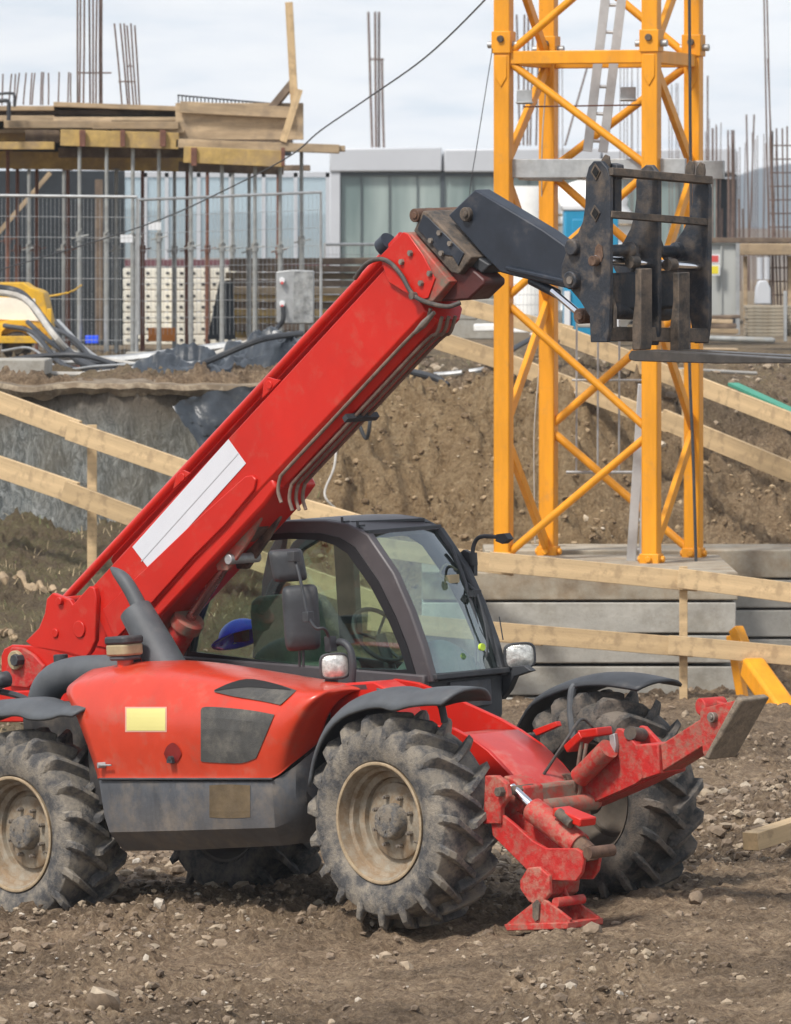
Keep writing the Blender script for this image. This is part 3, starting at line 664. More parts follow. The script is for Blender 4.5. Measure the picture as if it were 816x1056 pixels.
c_ = VP(187, 484, VN); mb = MB(); vprism(mb, [(178, 505), (183, 487), (189, 485), (196, 488)], VN, VN+.015); vcyl(mb, 187, 492, VN-.008, VN+.02, .025, 20); mb.build('lifting_lug', M_red, boom, bevel=.003)
# rear boom plate
prof = [(31, 661), (45, 647), (51, 632), (53, 617), (59, 611), (77, 618), (80, 623), (97, 604), (102, 606), (104, 615), (103, 660), (98, 672), (91, 680), (60, 672), (40, 668)]
mb = MB(); vprism(mb, prof, .800, .838, VN); vprism(mb, prof, 1.20, 1.23, VN); mb.build('boom_root_plate', M_red, boom, bevel=.007)
for (x, y, r_) in ((81, 649, .052), (56, 653, .028)):
    mb = MB(); vcyl(mb, x, y, .788, .80, r_, 28); mb.build('plate_boss', M_red, boom, bevel=.004)
mb = MB(); vcyl(mb, 60, 620, .775, 1.24, .025, 16); mb.build('tube_pin', M_red, boom, bevel=.004)
# boom nose
prof = [(396, 264), (420, 239), (427, 241), (446, 264), (467, 290), (450, 311), (441, 311), (420, 300), (404, 290)]
mb = MB(); vprism(mb, prof, .815, 1.13, VN); mb.build('nose_collar', M_redwet, boom, bevel=.008)
mb = MB(); vprism(mb, [(396, 264), (420, 239), (425, 241), (440, 262), (453, 287), (446, 307), (438, 309), (420, 300), (404, 290)], .806, .815, VN); cp = mb.build('nose_plate', M_red, boom, bevel=.004)
for x, y in ((422, 261), (413, 270), (442, 282), (433, 292)):
    mb = MB(); vcyl(mb, x, y, .790, .806, .019, 6); vcyl(mb, x, y, .784, .790, .010, 10); mb.build('plate_bolt', M_bolt, cp)
mb = MB(); vprism(mb, [(427, 238), (437, 217), (441, 218), (487, 265), (474, 283), (466, 281), (440, 252)], .835, 1.14, VN); mb.build('slide_collar', M_mudsteel, boom, bevel=.008)
mb = MB(); vprism(mb, [(432, 236), (438, 221), (444, 225), (480, 261), (474, 274), (468, 264), (457, 262), (447, 252)], .828, .835, VN); cp = mb.build('slide_plate', M_navy, boom, bevel=.003)
for x, y in ((452, 240), (443, 248), (463, 251), (454, 261)):
    mb = MB(); vcyl(mb, x, y, .812, .828, .017, 6); mb.build('plate_bolt', M_bolt, cp)
mb = MB(); vcyl(mb, 427, 222, .82, 1.2, .040, 24); vcyl(mb, 427, 222, .81, .82, .02, 12); mb.build('chain_roller', M_brownsteel, boom, bevel=.004)
mb = MB(); vcyl(mb, 440, 222, .98, 1.1, .04, 20); vprism(mb, [(432, 226), (438, 214), (455, 222), (462, 236), (456, 240)], 1.12, 1.18, 1.12); mb.build('roller_guard', M_mudsteel, boom, bevel=.005)
mb = MB(); vprism(mb, [(440, 262), (470, 262), (499, 288), (499, 294), (483, 309), (455, 311), (440, 303)], .88, 1.06); mb.build('inner_boom', paint('dark red inner', (.075, .018, .016), .5, dirt=(.05, .04, .035), da=.5), boom, bevel=.012)
mb = MB(); vprism(mb, [(476, 252), (488, 262), (505, 273), (497, 282), (482, 272), (470, 262)], .90, 1.15); mb.build('wear_block', M_blackpl, boom, bevel=.01)
# pipes under the boom
for k in range(4):
    v_ = VN+.02+.055*k; n_ = -hB-(.035 if k == 0 else .098)
    P_ = [bp(sE-.03, n_-.13, v_), bp(sE-.01, n_-.06, v_), bp(sE+.05, n_-.01, v_), bp(sE+.12, n_, v_), bp(sE+.6, n_, v_), bp(BL-.34, n_, v_), bp(BL-.2, n_-.02, v_), bp(BL-.10, n_+.03, v_)]
    mb = MB(); mb.tube(crom(P_, 34), .011, 8); mb.build('hydraulic_pipe', M_pipe, boom)
mb = MB(); mb.box(bp(sE+.75, -hB-.10, VN+.13), (.04, .26, .035), (BD, Vector((0, 1, 0)), BN)); mb.build('pipe_clamp', M_blackpl, boom)
mb = MB(); vtube(mb, [(366, 287, .84), (378, 272, .82), (392, 267, .80), (404, 272, .79), (415, 285, .79), (422, 298, .79), (430, 307, .79), (445, 313, .79), (462, 316, .80), (475, 312, .84)], .014, 10, 40); vcyl(mb, 424, 305, .77, .81, .022, 10); mb.build('boom_hose', M_hose, boom)
mb = MB(); vtube(mb, [(448, 322, .85), (437, 334, .84), (428, 343, .84)], [.012, .022, .012], 10); mb.build('hose_joint', M_bolt, boom)
# gooseneck
GV0, GV1 = .90, 1.02
mb = MB(); vprism(mb, [(462, 222), (490, 195), (520, 213), (560, 237), (584, 254), (598, 262), (606, 290), (600, 303), (588, 298), (560, 292), (527, 284), (516, 281), (497, 262)], GV0, GV1); goose = mb.build('boom_head', M_navy, TH, bevel=.010)
mb = MB(); vprism(mb, [(521, 274), (600, 292), (601, 297), (521, 279)], GV0-.035, GV0); mb.build('head_flange', M_navy, goose, bevel=.008)
mb = MB(); vcyl(mb, 479, 221, GV0-.03, GV1, .042, 24); vcyl(mb, 479, 221, GV0-.045, GV0-.03, .02, 6); mb.build('head_pin', M_mudsteel, goose, bevel=.006)
mb = MB(); mb.tube([VP(548, 289, .96), VP(575, 303, .96)], .028, 16); mb.build('tilt_cylinder', M_navy, goose)
mb = MB(); mb.tube([VP(570, 300, .88), VP(596, 322, .86)], .020, 16); mb.build('tilt_rod', M_chrome, goose)
mb = MB(); vcyl(mb, 597, 326, .78, .92, .045, 24); vcyl(mb, 597, 326, .765, .78, .025, 16); mb.build('tilt_rod_eye', M_brownsteel, goose, bevel=.006)
# carriage
car = MB(); PV = (.62, 1.02, 1.42)
pa = [(604, 184), (607, 172), (612, 166), (620, 166), (626, 173), (629, 184), (629, 300), (628, 340), (626, 353), (609, 353), (608, 326), (598, 310), (587, 297), (579, 286), (579, 274), (584, 260), (588, 247), (596, 240), (601, 228), (603.5, 211)]
vprism(car, pa, PV[0], PV[0]+.03)
carriage = car.build('fork_carriage', M_navymud, TH, bevel=.005)
pb = [(656, 186), (659, 176), (666, 170), (672, 170), (678, 178), (679, 186), (679, 340), (676, 356), (660, 356), (658, 330), (652, 305), (640, 290), (632, 275), (636, 258), (643, 249), (650, 236), (654, 222), (656, 205)]
mb = MB(); vprism(mb, pb, PV[1], PV[1]+.03); mb.build('carriage_plate', M_navymud, carriage, bevel=.005)
pc = [(714, 188), (716, 182), (722, 179), (728, 184), (731, 194), (731, 330), (728, 354), (716, 354), (712, 330), (704, 300), (690, 280), (688, 266), (694, 252), (704, 238), (711, 224), (714, 210)]
mb = MB(); vprism(mb, pc, PV[2], PV[2]+.03); mb.build('carriage_plate', M_navymud, carriage, bevel=.005)
for (x, y) in ((614, 177), (613.5, 220)):
    for dv, s_, m_ in ((.012, .048, M_mudsteel), (.017, .032, M_black)):
        q = VP(x, y, PV[0]-dv+.004); mb = MB(); mb.prism([q+Vector((s_*a_, 0, s_*b_)) for a_, b_ in ((0, 1), (.8, 0), (0, -1), (-.8, 0))], (0, .012, 0)); mb.build('square_socket', m_, carriage)
mb = MB(); P_ = [VP(x, y, .62-.004) for x, y in ((613, 264), (614, 255), (617, 251), (621, 254), (622, 264), (620, 270), (615, 270))]; mb.prism(P_, (0, .004, 0)); mb.build('slot', M_brownsteel, carriage)
def vbar(name, p_, q, w_, h_, mat, r=None):
    mb = MB()
    if r: mb.tube([VP(*p_), VP(*q)], r, 16)
    else: mb.beam(VP(*p_), VP(*q), w_, h_)
    return mb.build(name, mat, carriage, bevel=0 if r else .004)
vbar('cross_bar', (628, 177, .63), (731, 186, 1.44), .07, .045, M_mudsteel)
vbar('cross_bar', (628, 221, .63), (727, 229, 1.42), .05, .040, M_mudsteel)
vbar('cross_bar', (622, 344, .63), (728, 346, 1.43), .05, .080, M_mudsteel)
vbar('shaft', (614, 268, .60), (724, 275, 1.44), 0, 0, M_chrome, .026)
for x, y, v, l_ in ((653, 270, .82, .03), (692, 273, 1.14, .03)):
    c_ = VP(x, y, v); mb = MB(); mb.tube([c_-Vector((0, l_, 0)), c_+Vector((0, l_, 0))], .036, 16); mb.build('shaft_sleeve', M_mudsteel, carriage)
c_ = VP(614, 269, .60); mb = MB(); mb.tube([c_-Vector((0, .03, 0)), c_+Vector((0, .01, 0))], .030, 12); mb.build('shaft_nut', M_brownsteel, carriage, bevel=.004)
for x, y, v in ((640, 258, .75), (668, 257, 1.1), (690, 259, 1.3)):
    c_ = VP(x, y, v); mb = MB(); mb.tube([c_-Vector((0, .10, 0)), c_+Vector((0, .04, 0)), c_+Vector((0, .05, 0)), c_+Vector((0, .08, 0))], [.034, .034, .05, .05], 18); mb.build('pivot_sleeve', M_navymud, carriage)
mb = MB(); vcyl(mb, 588, 255, .585, .66, .048, 24); mb.build('pivot_cap', M_navymud, carriage, bevel=.008); mb = MB(); vcyl(mb, 587, 289, .575, .66, .052, 24); mb.build('pivot_cap', M_navymud, carriage, bevel=.008)
mb = MB(); vcyl(mb, 587, 289, .565, .575, .022, 12); mb.build('pivot_screw', M_bolt, carriage)
mb = MB(); mb.box(VP(662, 300, 1.0), (.10, .55, .22)); mb.tube([VP(632, 320, .72), VP(690, 322, 1.35)], .05, 14); mb.build('tilt_link_body', M_navymud, carriage, bevel=.02)
for pp in ([(606, 300, .9), (625, 306, .85), (645, 300, .9), (652, 280, .95), (660, 262, 1.0)], [(665, 250, 1.1), (672, 244, 1.15), (680, 248, 1.2), (684, 262, 1.25), (690, 275, 1.3), (686, 300, 1.3)]):
    mb = MB(); vtube(mb, pp, .014, 8, 20); mb.build('carriage_hose', M_hose, carriage)
mb = MB(); vprism(mb, [(628, 296), (634, 318), (634, 338), (628, 338)], .655, .675, .655); mb.build('rib', M_mudsteel, carriage)
for x, y, v in ((624, 162, .68), (711, 168, 1.33), (722, 170, 1.40)):
    mb = MB(); vprism(mb, [(x-5, y+14), (x-4, y+3), (x, y-3), (x+4, y-1), (x+5, y+6), (x+4, y+16)], v, v+.012); mb.build('hook_ear', M_mudsteel, carriage, bevel=.003)
mb = MB(); vprism(mb, [(629, 168), (636, 170), (637, 180), (634, 185), (634, 222), (629, 224)], .70, .76, .70); mb.build('latch_bar', M_navymud, carriage, bevel=.004)
def fork(px_l, px_r, ytop, yb, v, tine, label):
    e = bpy.data.objects.new('fork', None); COL.objects.link(e); e.parent = TH; e['label'] = label
    mb = MB(); vprism(mb, [(px_l, ytop), (px_r, ytop), (px_r, yb), (px_r-1, yb+8), (px_l-3, yb+8), (px_l-3, yb-20), (px_l, yb-45)], v, v+.095); mb.build('fork_shank', M_mudsteel, e, bevel=.006)
    mb = MB(); vprism(mb, tine, v, v+.11); mb.build('fork_tine', paint('worn dark steel', (.075, .068, .062), .45, .4, var=.3, vs=9, dirt=(.19, .15, .12), da=.3), e, bevel=.005)
fork(655, 661, 277, 353, .78, [(648, 366), (651, 361.5), (665, 361), (740, 365.5), (842, 371.5), (842, 374.5), (740, 375), (655, 372.5), (649, 371)], 'near fork tine of the carriage')
fork(694, 700, 281, 356, 1.12, [(690, 362), (700, 360.5), (760, 364), (880, 370.0), (880, 372.5), (760, 372), (694, 369), (690, 367)], 'far fork tine of the carriage')
# ---- lift cylinder
mb = MB(); mb.tube([VP(165, 692, 1.02), VP(194, 641, 1.02)], .080, 24); cyl = mb.build('lift_cylinder', M_redmud, TH)
mb = MB(); mb.tube([VP(191, 646, 1.02), VP(195.5, 638, 1.02), VP(196, 637, 1.02)], [.102, .100, .085], 24); mb.build('gland', M_redwet, cyl)
mb = MB(); mb.tube([VP(196, 638, 1.02), VP(238, 575, 1.02)], .032, 20); mb.build('piston_rod', paint('oily rod', (.50, .24, .22), .25, .8, var=.2, bump=0), cyl)
for v in (.92, 1.08):
    mb = MB(); vprism(mb, [(229, 588), (226, 576), (232, 562), (244, 545), (262, 522), (274, 518), (273, 536), (262, 556), (250, 574), (240, 588)], v, v+.025, .96); mb.build('cylinder_bracket', M_mudsteel if v > 1 else M_redwet, boom, bevel=.005)
mb = MB(); vprism(mb, [(240, 552), (262, 522), (274, 518), (272, 532), (258, 552), (246, 562)], .945, 1.08, .96); mb.build('bracket_block', M_mudsteel, boom, bevel=.01)
mb = MB(); vcyl(mb, 235, 577, .89, 1.14, .032, 18); mb.build('cylinder_pin', M_galv, boom, bevel=.004)
# ---- cab
C0, C1 = 1.28, 1.93
cab = bpy.data.objects.new('cab', None); COL.objects.link(cab); cab.parent = TH
ou = [(186, 686), (190, 650), (203, 610), (228, 565), (258, 541), (300, 536.5), (335, 536.5), (358, 540), (379, 551), (406, 591), (423, 630), (436, 667), (446, 704), (330, 702)]
inn = [(196, 673), (200, 650), (213, 612), (236, 574), (264, 557), (300, 554), (330, 555), (347, 560), (361, 569), (385, 603), (403, 638), (415, 667), (423, 692), (330, 690)]
o3 = [VP(x, y, C0) for x, y in ou]; i3 = [VP(x, y, C0) for x, y in inn]
mb = MB(); mb.ring(o3, i3, (0, .06, 0)); mb.build('side_frame', M_cabfr, cab, bevel=.012, label='near side frame of the cab')
gk = [p_+(q-p_)*-.0 for p_, q in zip(i3, i3)]; mid = [p_.lerp(q, .28) for p_, q in zip(i3, o3)]; inn2 = [p_.lerp(q, -.10) for p_, q in zip(i3, o3)]
mb = MB(); mb.ring([p_+Vector((0, -.008, 0)) for p_ in mid], [p_+Vector((0, -.008, 0)) for p_ in inn2], (0, .02, 0)); mb.build('window_seal', paint('seal black', (.010, .010, .012), .5, bump=0), cab)
mb = MB(); mb.ring([p_+Vector((0, C1-C0-.05, 0)) for p_ in o3], [p_+Vector((0, C1-C0-.05, 0)) for p_ in i3], (0, .05, 0)); mb.build('side_frame', M_blackpl, cab, bevel=.01, label='far side frame of the cab')
mb = MB(); mb.prism([p_+Vector((0, .03, 0)) for p_ in i3], (0, .005, 0)); mb.build('side_window', M_glass, cab, smooth=0)
mb = MB(); mb.prism([p_+Vector((0, C1-C0-.03, 0)) for p_ in i3], (0, .005, 0)); mb.build('side_window', M_glass, cab, smooth=0)
mb = MB(); P_ = [VP(x, y, 1.90) for x, y in ((343, 552), (363, 552), (369, 664), (350, 664))]; mb.prism(P_, (0, .05, 0)); mb.build('door_pillar', M_blackpl, cab, bevel=.006)
mb = MB(); P_ = [VP(x, y, 1.90) for x, y in ((268, 640), (270, 600), (276, 570), (286, 552), (292, 552), (288, 575), (285, 610), (284, 640))]; mb.prism(P_, (0, .05, 0)); mb.build('rear_pillar', M_blackpl, cab, bevel=.006)
# roof
rp = [VP(x, y, C0) for x, y in ((258, 541), (280, 537.5), (310, 536), (335, 536), (356, 539.5), (379, 551), (372, 556), (340, 551), (262, 552))]
mb = MB(); mb.prism([p_+Vector((0, .03, 0)) for p_ in rp], (0, C1-C0-.06, 0)); mb.build('roof', M_cabfr, cab, bevel=.010)
mb = MB(); mb.beam(VP(362, 539, C0+.08), VP(436, 536, C1-.06), .03, .02); mb.build('roof_strip', M_blackpl, cab, bevel=.004)
for x, y, v in ((369, 541, C0+.03), (437, 538, C1-.06), (353, 537, C0+.02)):
    q = VP(x, y, v); mb = MB(); mb.tube([q-Vector((0, 0, .02)), q+Vector((0, 0, .022))], .008, 8); mb.box(q+Vector((.01, .02, -.008)), (.025, .04, .012)); mb.build('roof_clip', M_blackpl, cab)
# windscreen
wl = crom([VP(x, y, C0+.04) for x, y in ((379, 551), (406, 591), (423, 630), (436, 667), (444, 695))], 24)
rows = []
for j in range(9):
    t = j/8; rows.append([p_+Vector((.05*(1-(2*t-1)**2), (C1-C0-.07)*t, 0)) for p_ in wl])
MB().grid(rows).build('windscreen', M_wglass, cab, smooth=60)
for v in (C0+.03, C1-.04):
    mb = MB(); off = Vector((.012, v-C0-.04, .0)); mb.tube([p_+off for p_ in wl], .016, 8); mb.build('screen_edge', M_blackpl, cab)
A0 = wl[-1]
mb = MB(); mb.beam(A0+Vector((.02, -.02, -.02)), A0+Vector((.02, C1-C0-.05, -.02)), .10, .035); mb.build('screen_sill', M_blackpl, cab, bevel=.006)
mb = MB(); mb.beam(wl[0]+Vector((0, -.02, .01)), wl[0]+Vector((0, C1-C0-.06, .01)), .07, .03); mb.build('screen_header', M_blackpl, cab, bevel=.006)
mb = MB(); mb.prism([Vector((A0.x, C0, A0.z-.03)), Vector((A0.x, C1, A0.z-.03)), Vector((A0.x, C1-.02, A0.z-.28)), Vector((A0.x, C1-.10, A0.z-.42)), Vector((A0.x, C0, A0.z-.42))], (-.5, 0, 0)); mb.build('cab_front_panel', M_blackpl, cab, bevel=.02)
mb = MB(); q = Vector((A0.x+.012, C0+.22, A0.z-.05)); mb.box(q+Vector((0, .13, -.09)), (.02, .34, .16)); mb.build('front_hatch', M_boxpl, cab, bevel=.006)
mb = MB(); mb.box((A0.x-.95, (C0+C1)/2, A0.z-.30), (1.75, C1-C0-.02, .55)); mb.build('cab_tub', M_int, cab, bevel=.02)
mb = MB(); mb.beam(VP(190, 684, C0-.01), VP(440, 704, C0-.01), .05, .09); mb.build('sill', M_cabfr, cab, bevel=.01)
# interior
mb = MB(); vprism(mb, [(256, 632), (257, 620), (264, 615), (284, 614.5), (292, 622), (297, 650), (300, 695), (262, 695), (259, 660)], 1.46, 1.80); seat = mb.build('seat_back', M_seat, cab, bevel=.03, seg=3)
mb = MB(); vprism(mb, [(262, 683), (330, 683), (336, 697), (262, 697)], 1.46, 1.80); mb.build('seat_cushion', M_seat, cab, bevel=.03, seg=3)
c_ = VP(392, 655, 1.55); e_x = Vector((.55, 0, -.83)).normalized(); e_y = Vector((0, 1, 0)); mb = MB()
nn_ = e_x.cross(e_y).normalized()
mb.tube([c_+(e_x*cos(t)+e_y*sin(t))*.19 for t in [2*pi*k/32 for k in range(33)]], .014, 8)
for t in (0.3, 2.4, 4.5): mb.tube([c_+nn_*-.04, c_+(e_x*cos(t)+e_y*sin(t))*.185], .010, 6)
mb.tube([c_, c_+Vector((.10, 0, -.28))], .035, 10); mb.build('steering_wheel', M_blackpl, cab)
mb = MB(); q = Vector((A0.x-.12, 1.55, A0.z+.02)); rows = []
for j in range(9):
    t = j/8*pi; rows.append([Vector((A0.x-.42+.40*s_, C0+.08+(C1-C0-.16)*j/8, A0.z-.05+.24*sin(pi*min(1, max(0, s_)))**.6*(.35+.65*sin(t)**.8))) for s_ in [k/10 for k in range(11)]])
mb.grid(rows).build('dashboard', paint('grey green dash', (.10, .13, .115), .6, var=.2), cab, smooth=60)
mb = MB(); mb.tube([VP(280, 655, 1.85), VP(281, 640, 1.85), VP(290, 636, 1.85)], .012, 8); mb.box(VP(249, 655, 1.6), (.08, .06, .08)); mb.build('lever', M_blackpl, cab)
mb = MB(); P_ = crom([VP(*q) for q in ((472, 588, 1.85), (460, 582, 1.80), (454, 592, 1.75), (462, 600, 1.72))], 14); mb.tube(P_, .007, 8); mb.box(VP(466, 597, 1.73), (.05, .08, .05)); mb.build('grab_loop', M_tan, cab)
# wipers and far fittings
mb = MB()
vtube(mb, [(466, 565, 1.86), (476, 590, 1.84), (486, 622, 1.82), (494, 655, 1.80), (497, 690, 1.76), (492, 702, 1.72)], .013, 8, 16)
vtube(mb, [(480, 600, 1.86), (492, 612, 1.84), (500, 640, 1.82), (503, 668, 1.80), (497, 692, 1.76)], .008, 6, 12)
vtube(mb, [(489, 610, 1.86), (491, 650, 1.84), (489, 700, 1.72), (480, 706, 1.70)], .009, 6, 12)
mb.box(VP(488, 704, 1.70), (.08, .10, .04)); mb.box(VP(490, 612, 1.84), (.05, .06, .04)); mb.build('wiper', M_blackpl, cab)
mb = MB(); vprism(mb, [(472, 572), (478, 567), (484, 570), (489, 582), (489, 594), (483, 593), (476, 584)], 1.95, 1.98, 1.95)
vtube(mb, [(487, 584, 1.96), (488, 566, 1.97), (492, 556, 1.98), (500, 553, 1.98), (514, 554, 1.98)], .013, 10, 18); vprism(mb, [(512, 551), (520, 550), (524, 556), (518, 561), (511, 558)], 1.95, 2.0, 1.95); mb.tube([VP(489, 583, 1.96), VP(488, 570, 1.96)], .024, 10); mb.build('mirror_arm', M_blackpl, cab)
mb = MB(); vtube(mb, [(519, 660, 1.95), (515, 636, 1.95)], .004, 6); mb.build('antenna', M_blackpl, cab)
mb = MB(); c_ = VP(508, 667, 1.66)-Vector((.10, 0, .0)); mb.tube([c_, c_+Vector((.02, 0, 0))], .022, 12); mb.build('yellow_disc', paint('lime', (.5, .7, .05), .5, bump=0), cab)
def lamp(cx, cy, v, rx, rz, label, par):
    """work lamp facing forwards"""
    e = bpy.data.objects.new('headlight', None); COL.objects.link(e); e.parent = par; e['label'] = label; c = VP(cx, cy, v)
    ang = radians(-38); fx = Vector((cos(ang), sin(ang), 0)); sx = Vector((-sin(ang), cos(ang), 0)); up = Vector((0, 0, 1))
    def sq(off, k, n=28): return [c+fx*off+sx*(k*rx*abs(cos(t))**.55*(1 if cos(t) > 0 else -1))+up*(k*rz*abs(sin(t))**.55*(1 if sin(t) > 0 else -1)) for t in [2*pi*i/n for i in range(n)]]
    rings = [sq(-.10, .55), sq(-.085, .85), sq(-.03, 1.0), sq(.015, 1.03), sq(.02, .93), sq(.008, .90)]
    mb = MB(); n = 28; V = [p_ for r in rings for p_ in r]; Fc = [(i*n+k, i*n+(k+1) % n, (i+1)*n+(k+1) % n, (i+1)*n+k) for i in range(5) for k in range(n)]; Fc.append(tuple(range(n)))
    mb.add(V, Fc).build('lamp_housing', M_blackpl, e, smooth=50)
    mb = MB(); V = sq(.010, .90)+sq(.026, .6)+sq(.032, .3); Fc = [(i*n+k, i*n+(k+1) % n, (i+1)*n+(k+1) % n, (i+1)*n+k) for i in range(2) for k in range(n)]; Fc.append(tuple(2*n+k for k in range(n)))
    mb.add(V, Fc).build('lamp_lens', M_lens, e, smooth=60); return e
lamp(345, 687, .55, .088, .078, 'near headlight on the hood', TH)
lamp(536, 676, 1.98, .095, .078, 'far headlight on a black bracket beside the cab', TH)
mb = MB(); vprism(mb, [(518, 688), (540, 686), (548, 692), (530, 698), (524, 712), (516, 722), (512, 716)], 1.93, 1.98, 1.93); mb.build('lamp_bracket', M_blackpl, TH, bevel=.006)
mb = MB(); vprism(mb, [(335, 695), (341, 693), (343, 704), (339, 714), (336, 713)], .55, .60, .55); vtube(mb, [(338, 670, .6), (350, 662, .6), (360, 668, .6), (364, 684, .6), (363, 705, .6)], .022, 12, 16); mb.box(VP(341, 664, .56), (.05, .05, .09)); mb.build('lamp_stand', M_blackpl, TH)
mb = MB(); vprism(mb, [(343, 706), (378, 705), (380, 712), (345, 714)], .42, .50, .42); mb.build('step_block', M_greypl, TH, bevel=.006)
mb = MB(); vtube(mb, [(376, 708, .45), (388, 709, .44), (396, 715, .42)], .016, 10, 8); mb.build('side_hose', M_greypl, TH)
def mirror(cx, cy, v, hw, hh, label, lean):
    c = VP(cx, cy, v); ang = radians(-40); sx = Vector((-sin(ang), cos(ang), 0)); fx = Vector((cos(ang), sin(ang), 0)); up = (Vector((0, 0, 1))+sx*lean).normalized(); n = 32
    def rr(off, k, p_=.26): return [c+fx*off+sx*(k*hw*abs(cos(t))**p_*(1 if cos(t) > 0 else -1))+up*(k*hh*abs(sin(t))**p_*(1 if sin(t) > 0 else -1)) for t in [2*pi*(i+.5)/n for i in range(n)]]
    rings = [rr(-.03, 1.), rr(0, 1.03), rr(.03, .97), rr(.048, .85), rr(.055, .5)]
    mb = MB(); V = [p_ for r in rings for p_ in r]; Fc = [(i*n+k, i*n+(k+1) % n, (i+1)*n+(k+1) % n, (i+1)*n+k) for i in range(4) for k in range(n)]; Fc += [tuple(range(n)), tuple(4*n+k for k in range(n))]
    return mb.add(V, Fc).build('mirror', M_blackpl, TH, smooth=50, label=label)
mirror(297, 583, .50, .098, .095, 'upper square mirror', -.12)
mirror(311, 637, .52, .104, .188, 'lower tall mirror', .0)
mb = MB(); vtube(mb, [(303, 575, .45), (308, 590, .43), (314, 618, .42), (318, 636, .42), (326, 648, .44), (334, 648, .48), (339, 656, .54), (340, 665, .56)], .010, 8, 24)
mb.box(VP(303, 574, .44), (.06, .05, .06)); mb.box(VP(318, 636, .43), (.05, .05, .06)); mb.build('mirror_bracket', M_blackpl, TH, bevel=.004)
mb = MB(); mb.tube([VP(309, 670, .52), VP(309, 688, .52)], .008, 6); mb.tube([VP(313, 670, .52), VP(313, 688, .52)], .008, 6); mb.build('mirror_post', M_blackpl, TH)
# ---- near stabilizer (down)
st = bpy.data.objects.new('stabilizer', None); COL.objects.link(st); st.parent = TH; st['label'] = 'near stabilizer leg lowered with its foot on the ground'
arm = [(505, 838), (515, 838), (529, 849), (549, 867), (563, 875), (594, 875), (600, 879), (602, 888), (600, 900), (594, 909), (566, 908), (555, 900), (543, 897), (508, 862)]
mb = MB(); vprism(mb, arm, .28, .305); mb.build('arm_plate', M_redmud, st, bevel=.005)
mb = MB(); vprism(mb, [(x+16, y-2) for x, y in arm], .41, .435); mb.build('arm_plate', M_redmud, st, bevel=.005)
mb = MB(); vprism(mb, [(508, 848), (524, 858), (546, 876), (560, 884), (560, 900), (543, 897), (508, 862)], .305, .41, .28); mb.build('arm_web', M_redfoot, st, bevel=.004)
mb = MB(); vprism(mb, [(500, 800), (512, 800), (522, 808), (524, 822), (516, 834), (516, 850), (498, 850)], .26, .30); vprism(mb, [(520, 800), (530, 804), (540, 812), (541, 830), (530, 840), (516, 846), (510, 830)], .40, .56, .40); mb.build('pivot_bracket', M_redfoot, st, bevel=.008)
mb = MB(); vcyl(mb, 513, 817, .22, .50, .030, 6); mb.build('pivot_bolt', M_mudsteel, st, bevel=.004)
mb = MB(); mb.tube([VP(528, 812, .36), VP(556, 838, .36)], .026, 16); mb.build('leg_rod', M_chrome, st)
mb = MB(); mb.tube([VP(548, 833, .36), VP(550, 835, .36), VP(598, 872, .36)], [.055, .073, .073], 22); mb.build('leg_cylinder', M_redfoot, st)
mb = MB(); mb.tube([VP(598, 872, .36), VP(606, 878, .36), VP(608, 888, .36)], [.06, .055, .05], 16); vcyl(mb, 606, 880, .26, .46, .035, 14); mb.build('cylinder_eye', M_brownsteel, st)
mb = MB(); q = VP(592, 842, .30); mb.beam(VP(578, 836, .36), VP(607, 848, .36), .13, .05, up=(0, 0, 1)); mb.build('valve_cover', M_red, st, bevel=.008)
mb = MB(); mb.tube([VP(576, 838, .30), VP(590, 850, .30)], .03, 12); mb.build('valve_block', M_mudsteel, st)
mb = MB(); mb.tube([VP(553, 913, .28), VP(590, 908, .52)], .085, 8); mb.build('knuckle', M_redfoot, st, bevel=.006)
mb = MB(); vprism(mb, [(536, 908), (544, 895), (556, 894), (566, 903), (567, 922), (556, 936), (545, 930), (536, 917)], .22, .25); vprism(mb, [(572, 903), (576, 903), (586, 925), (584, 935), (577, 940), (570, 930)], .40, .42, .40); mb.build('knuckle_plate', M_redfoot, st, bevel=.008)
vfoot = .22
mb = MB(); vprism(mb, [(522, 953), (528, 948), (556, 926), (562, 928), (588, 948), (587, 955), (524, 957)], vfoot, vfoot+.022); mb.build('foot_gusset', M_redfoot, st, bevel=.004)
mb = MB(); vprism(mb, [(554, 951), (582, 924), (587, 925), (617, 946), (616, 950), (556, 954)], vfoot+.23, vfoot+.25, vfoot+.23); mb.build('foot_gusset', M_redfoot, st, bevel=.004)
mb = MB(); vprism(mb, [(522, 953), (588, 951), (588, 958), (525, 960)], vfoot-.02, vfoot+.27, vfoot); mb.build('foot_plate', M_redfoot, st, bevel=.006)
mb = MB(); vprism(mb, [(551, 932), (555, 928), (558, 932), (557, 948), (554, 950), (551, 946)], vfoot-.014, vfoot, vfoot); mb.build('foot_lug', M_mudsteel, st)
mb = MB(); vcyl(mb, 573, 931, .24, .46, .028, 14); mb.build('foot_pin', M_redmud, st)
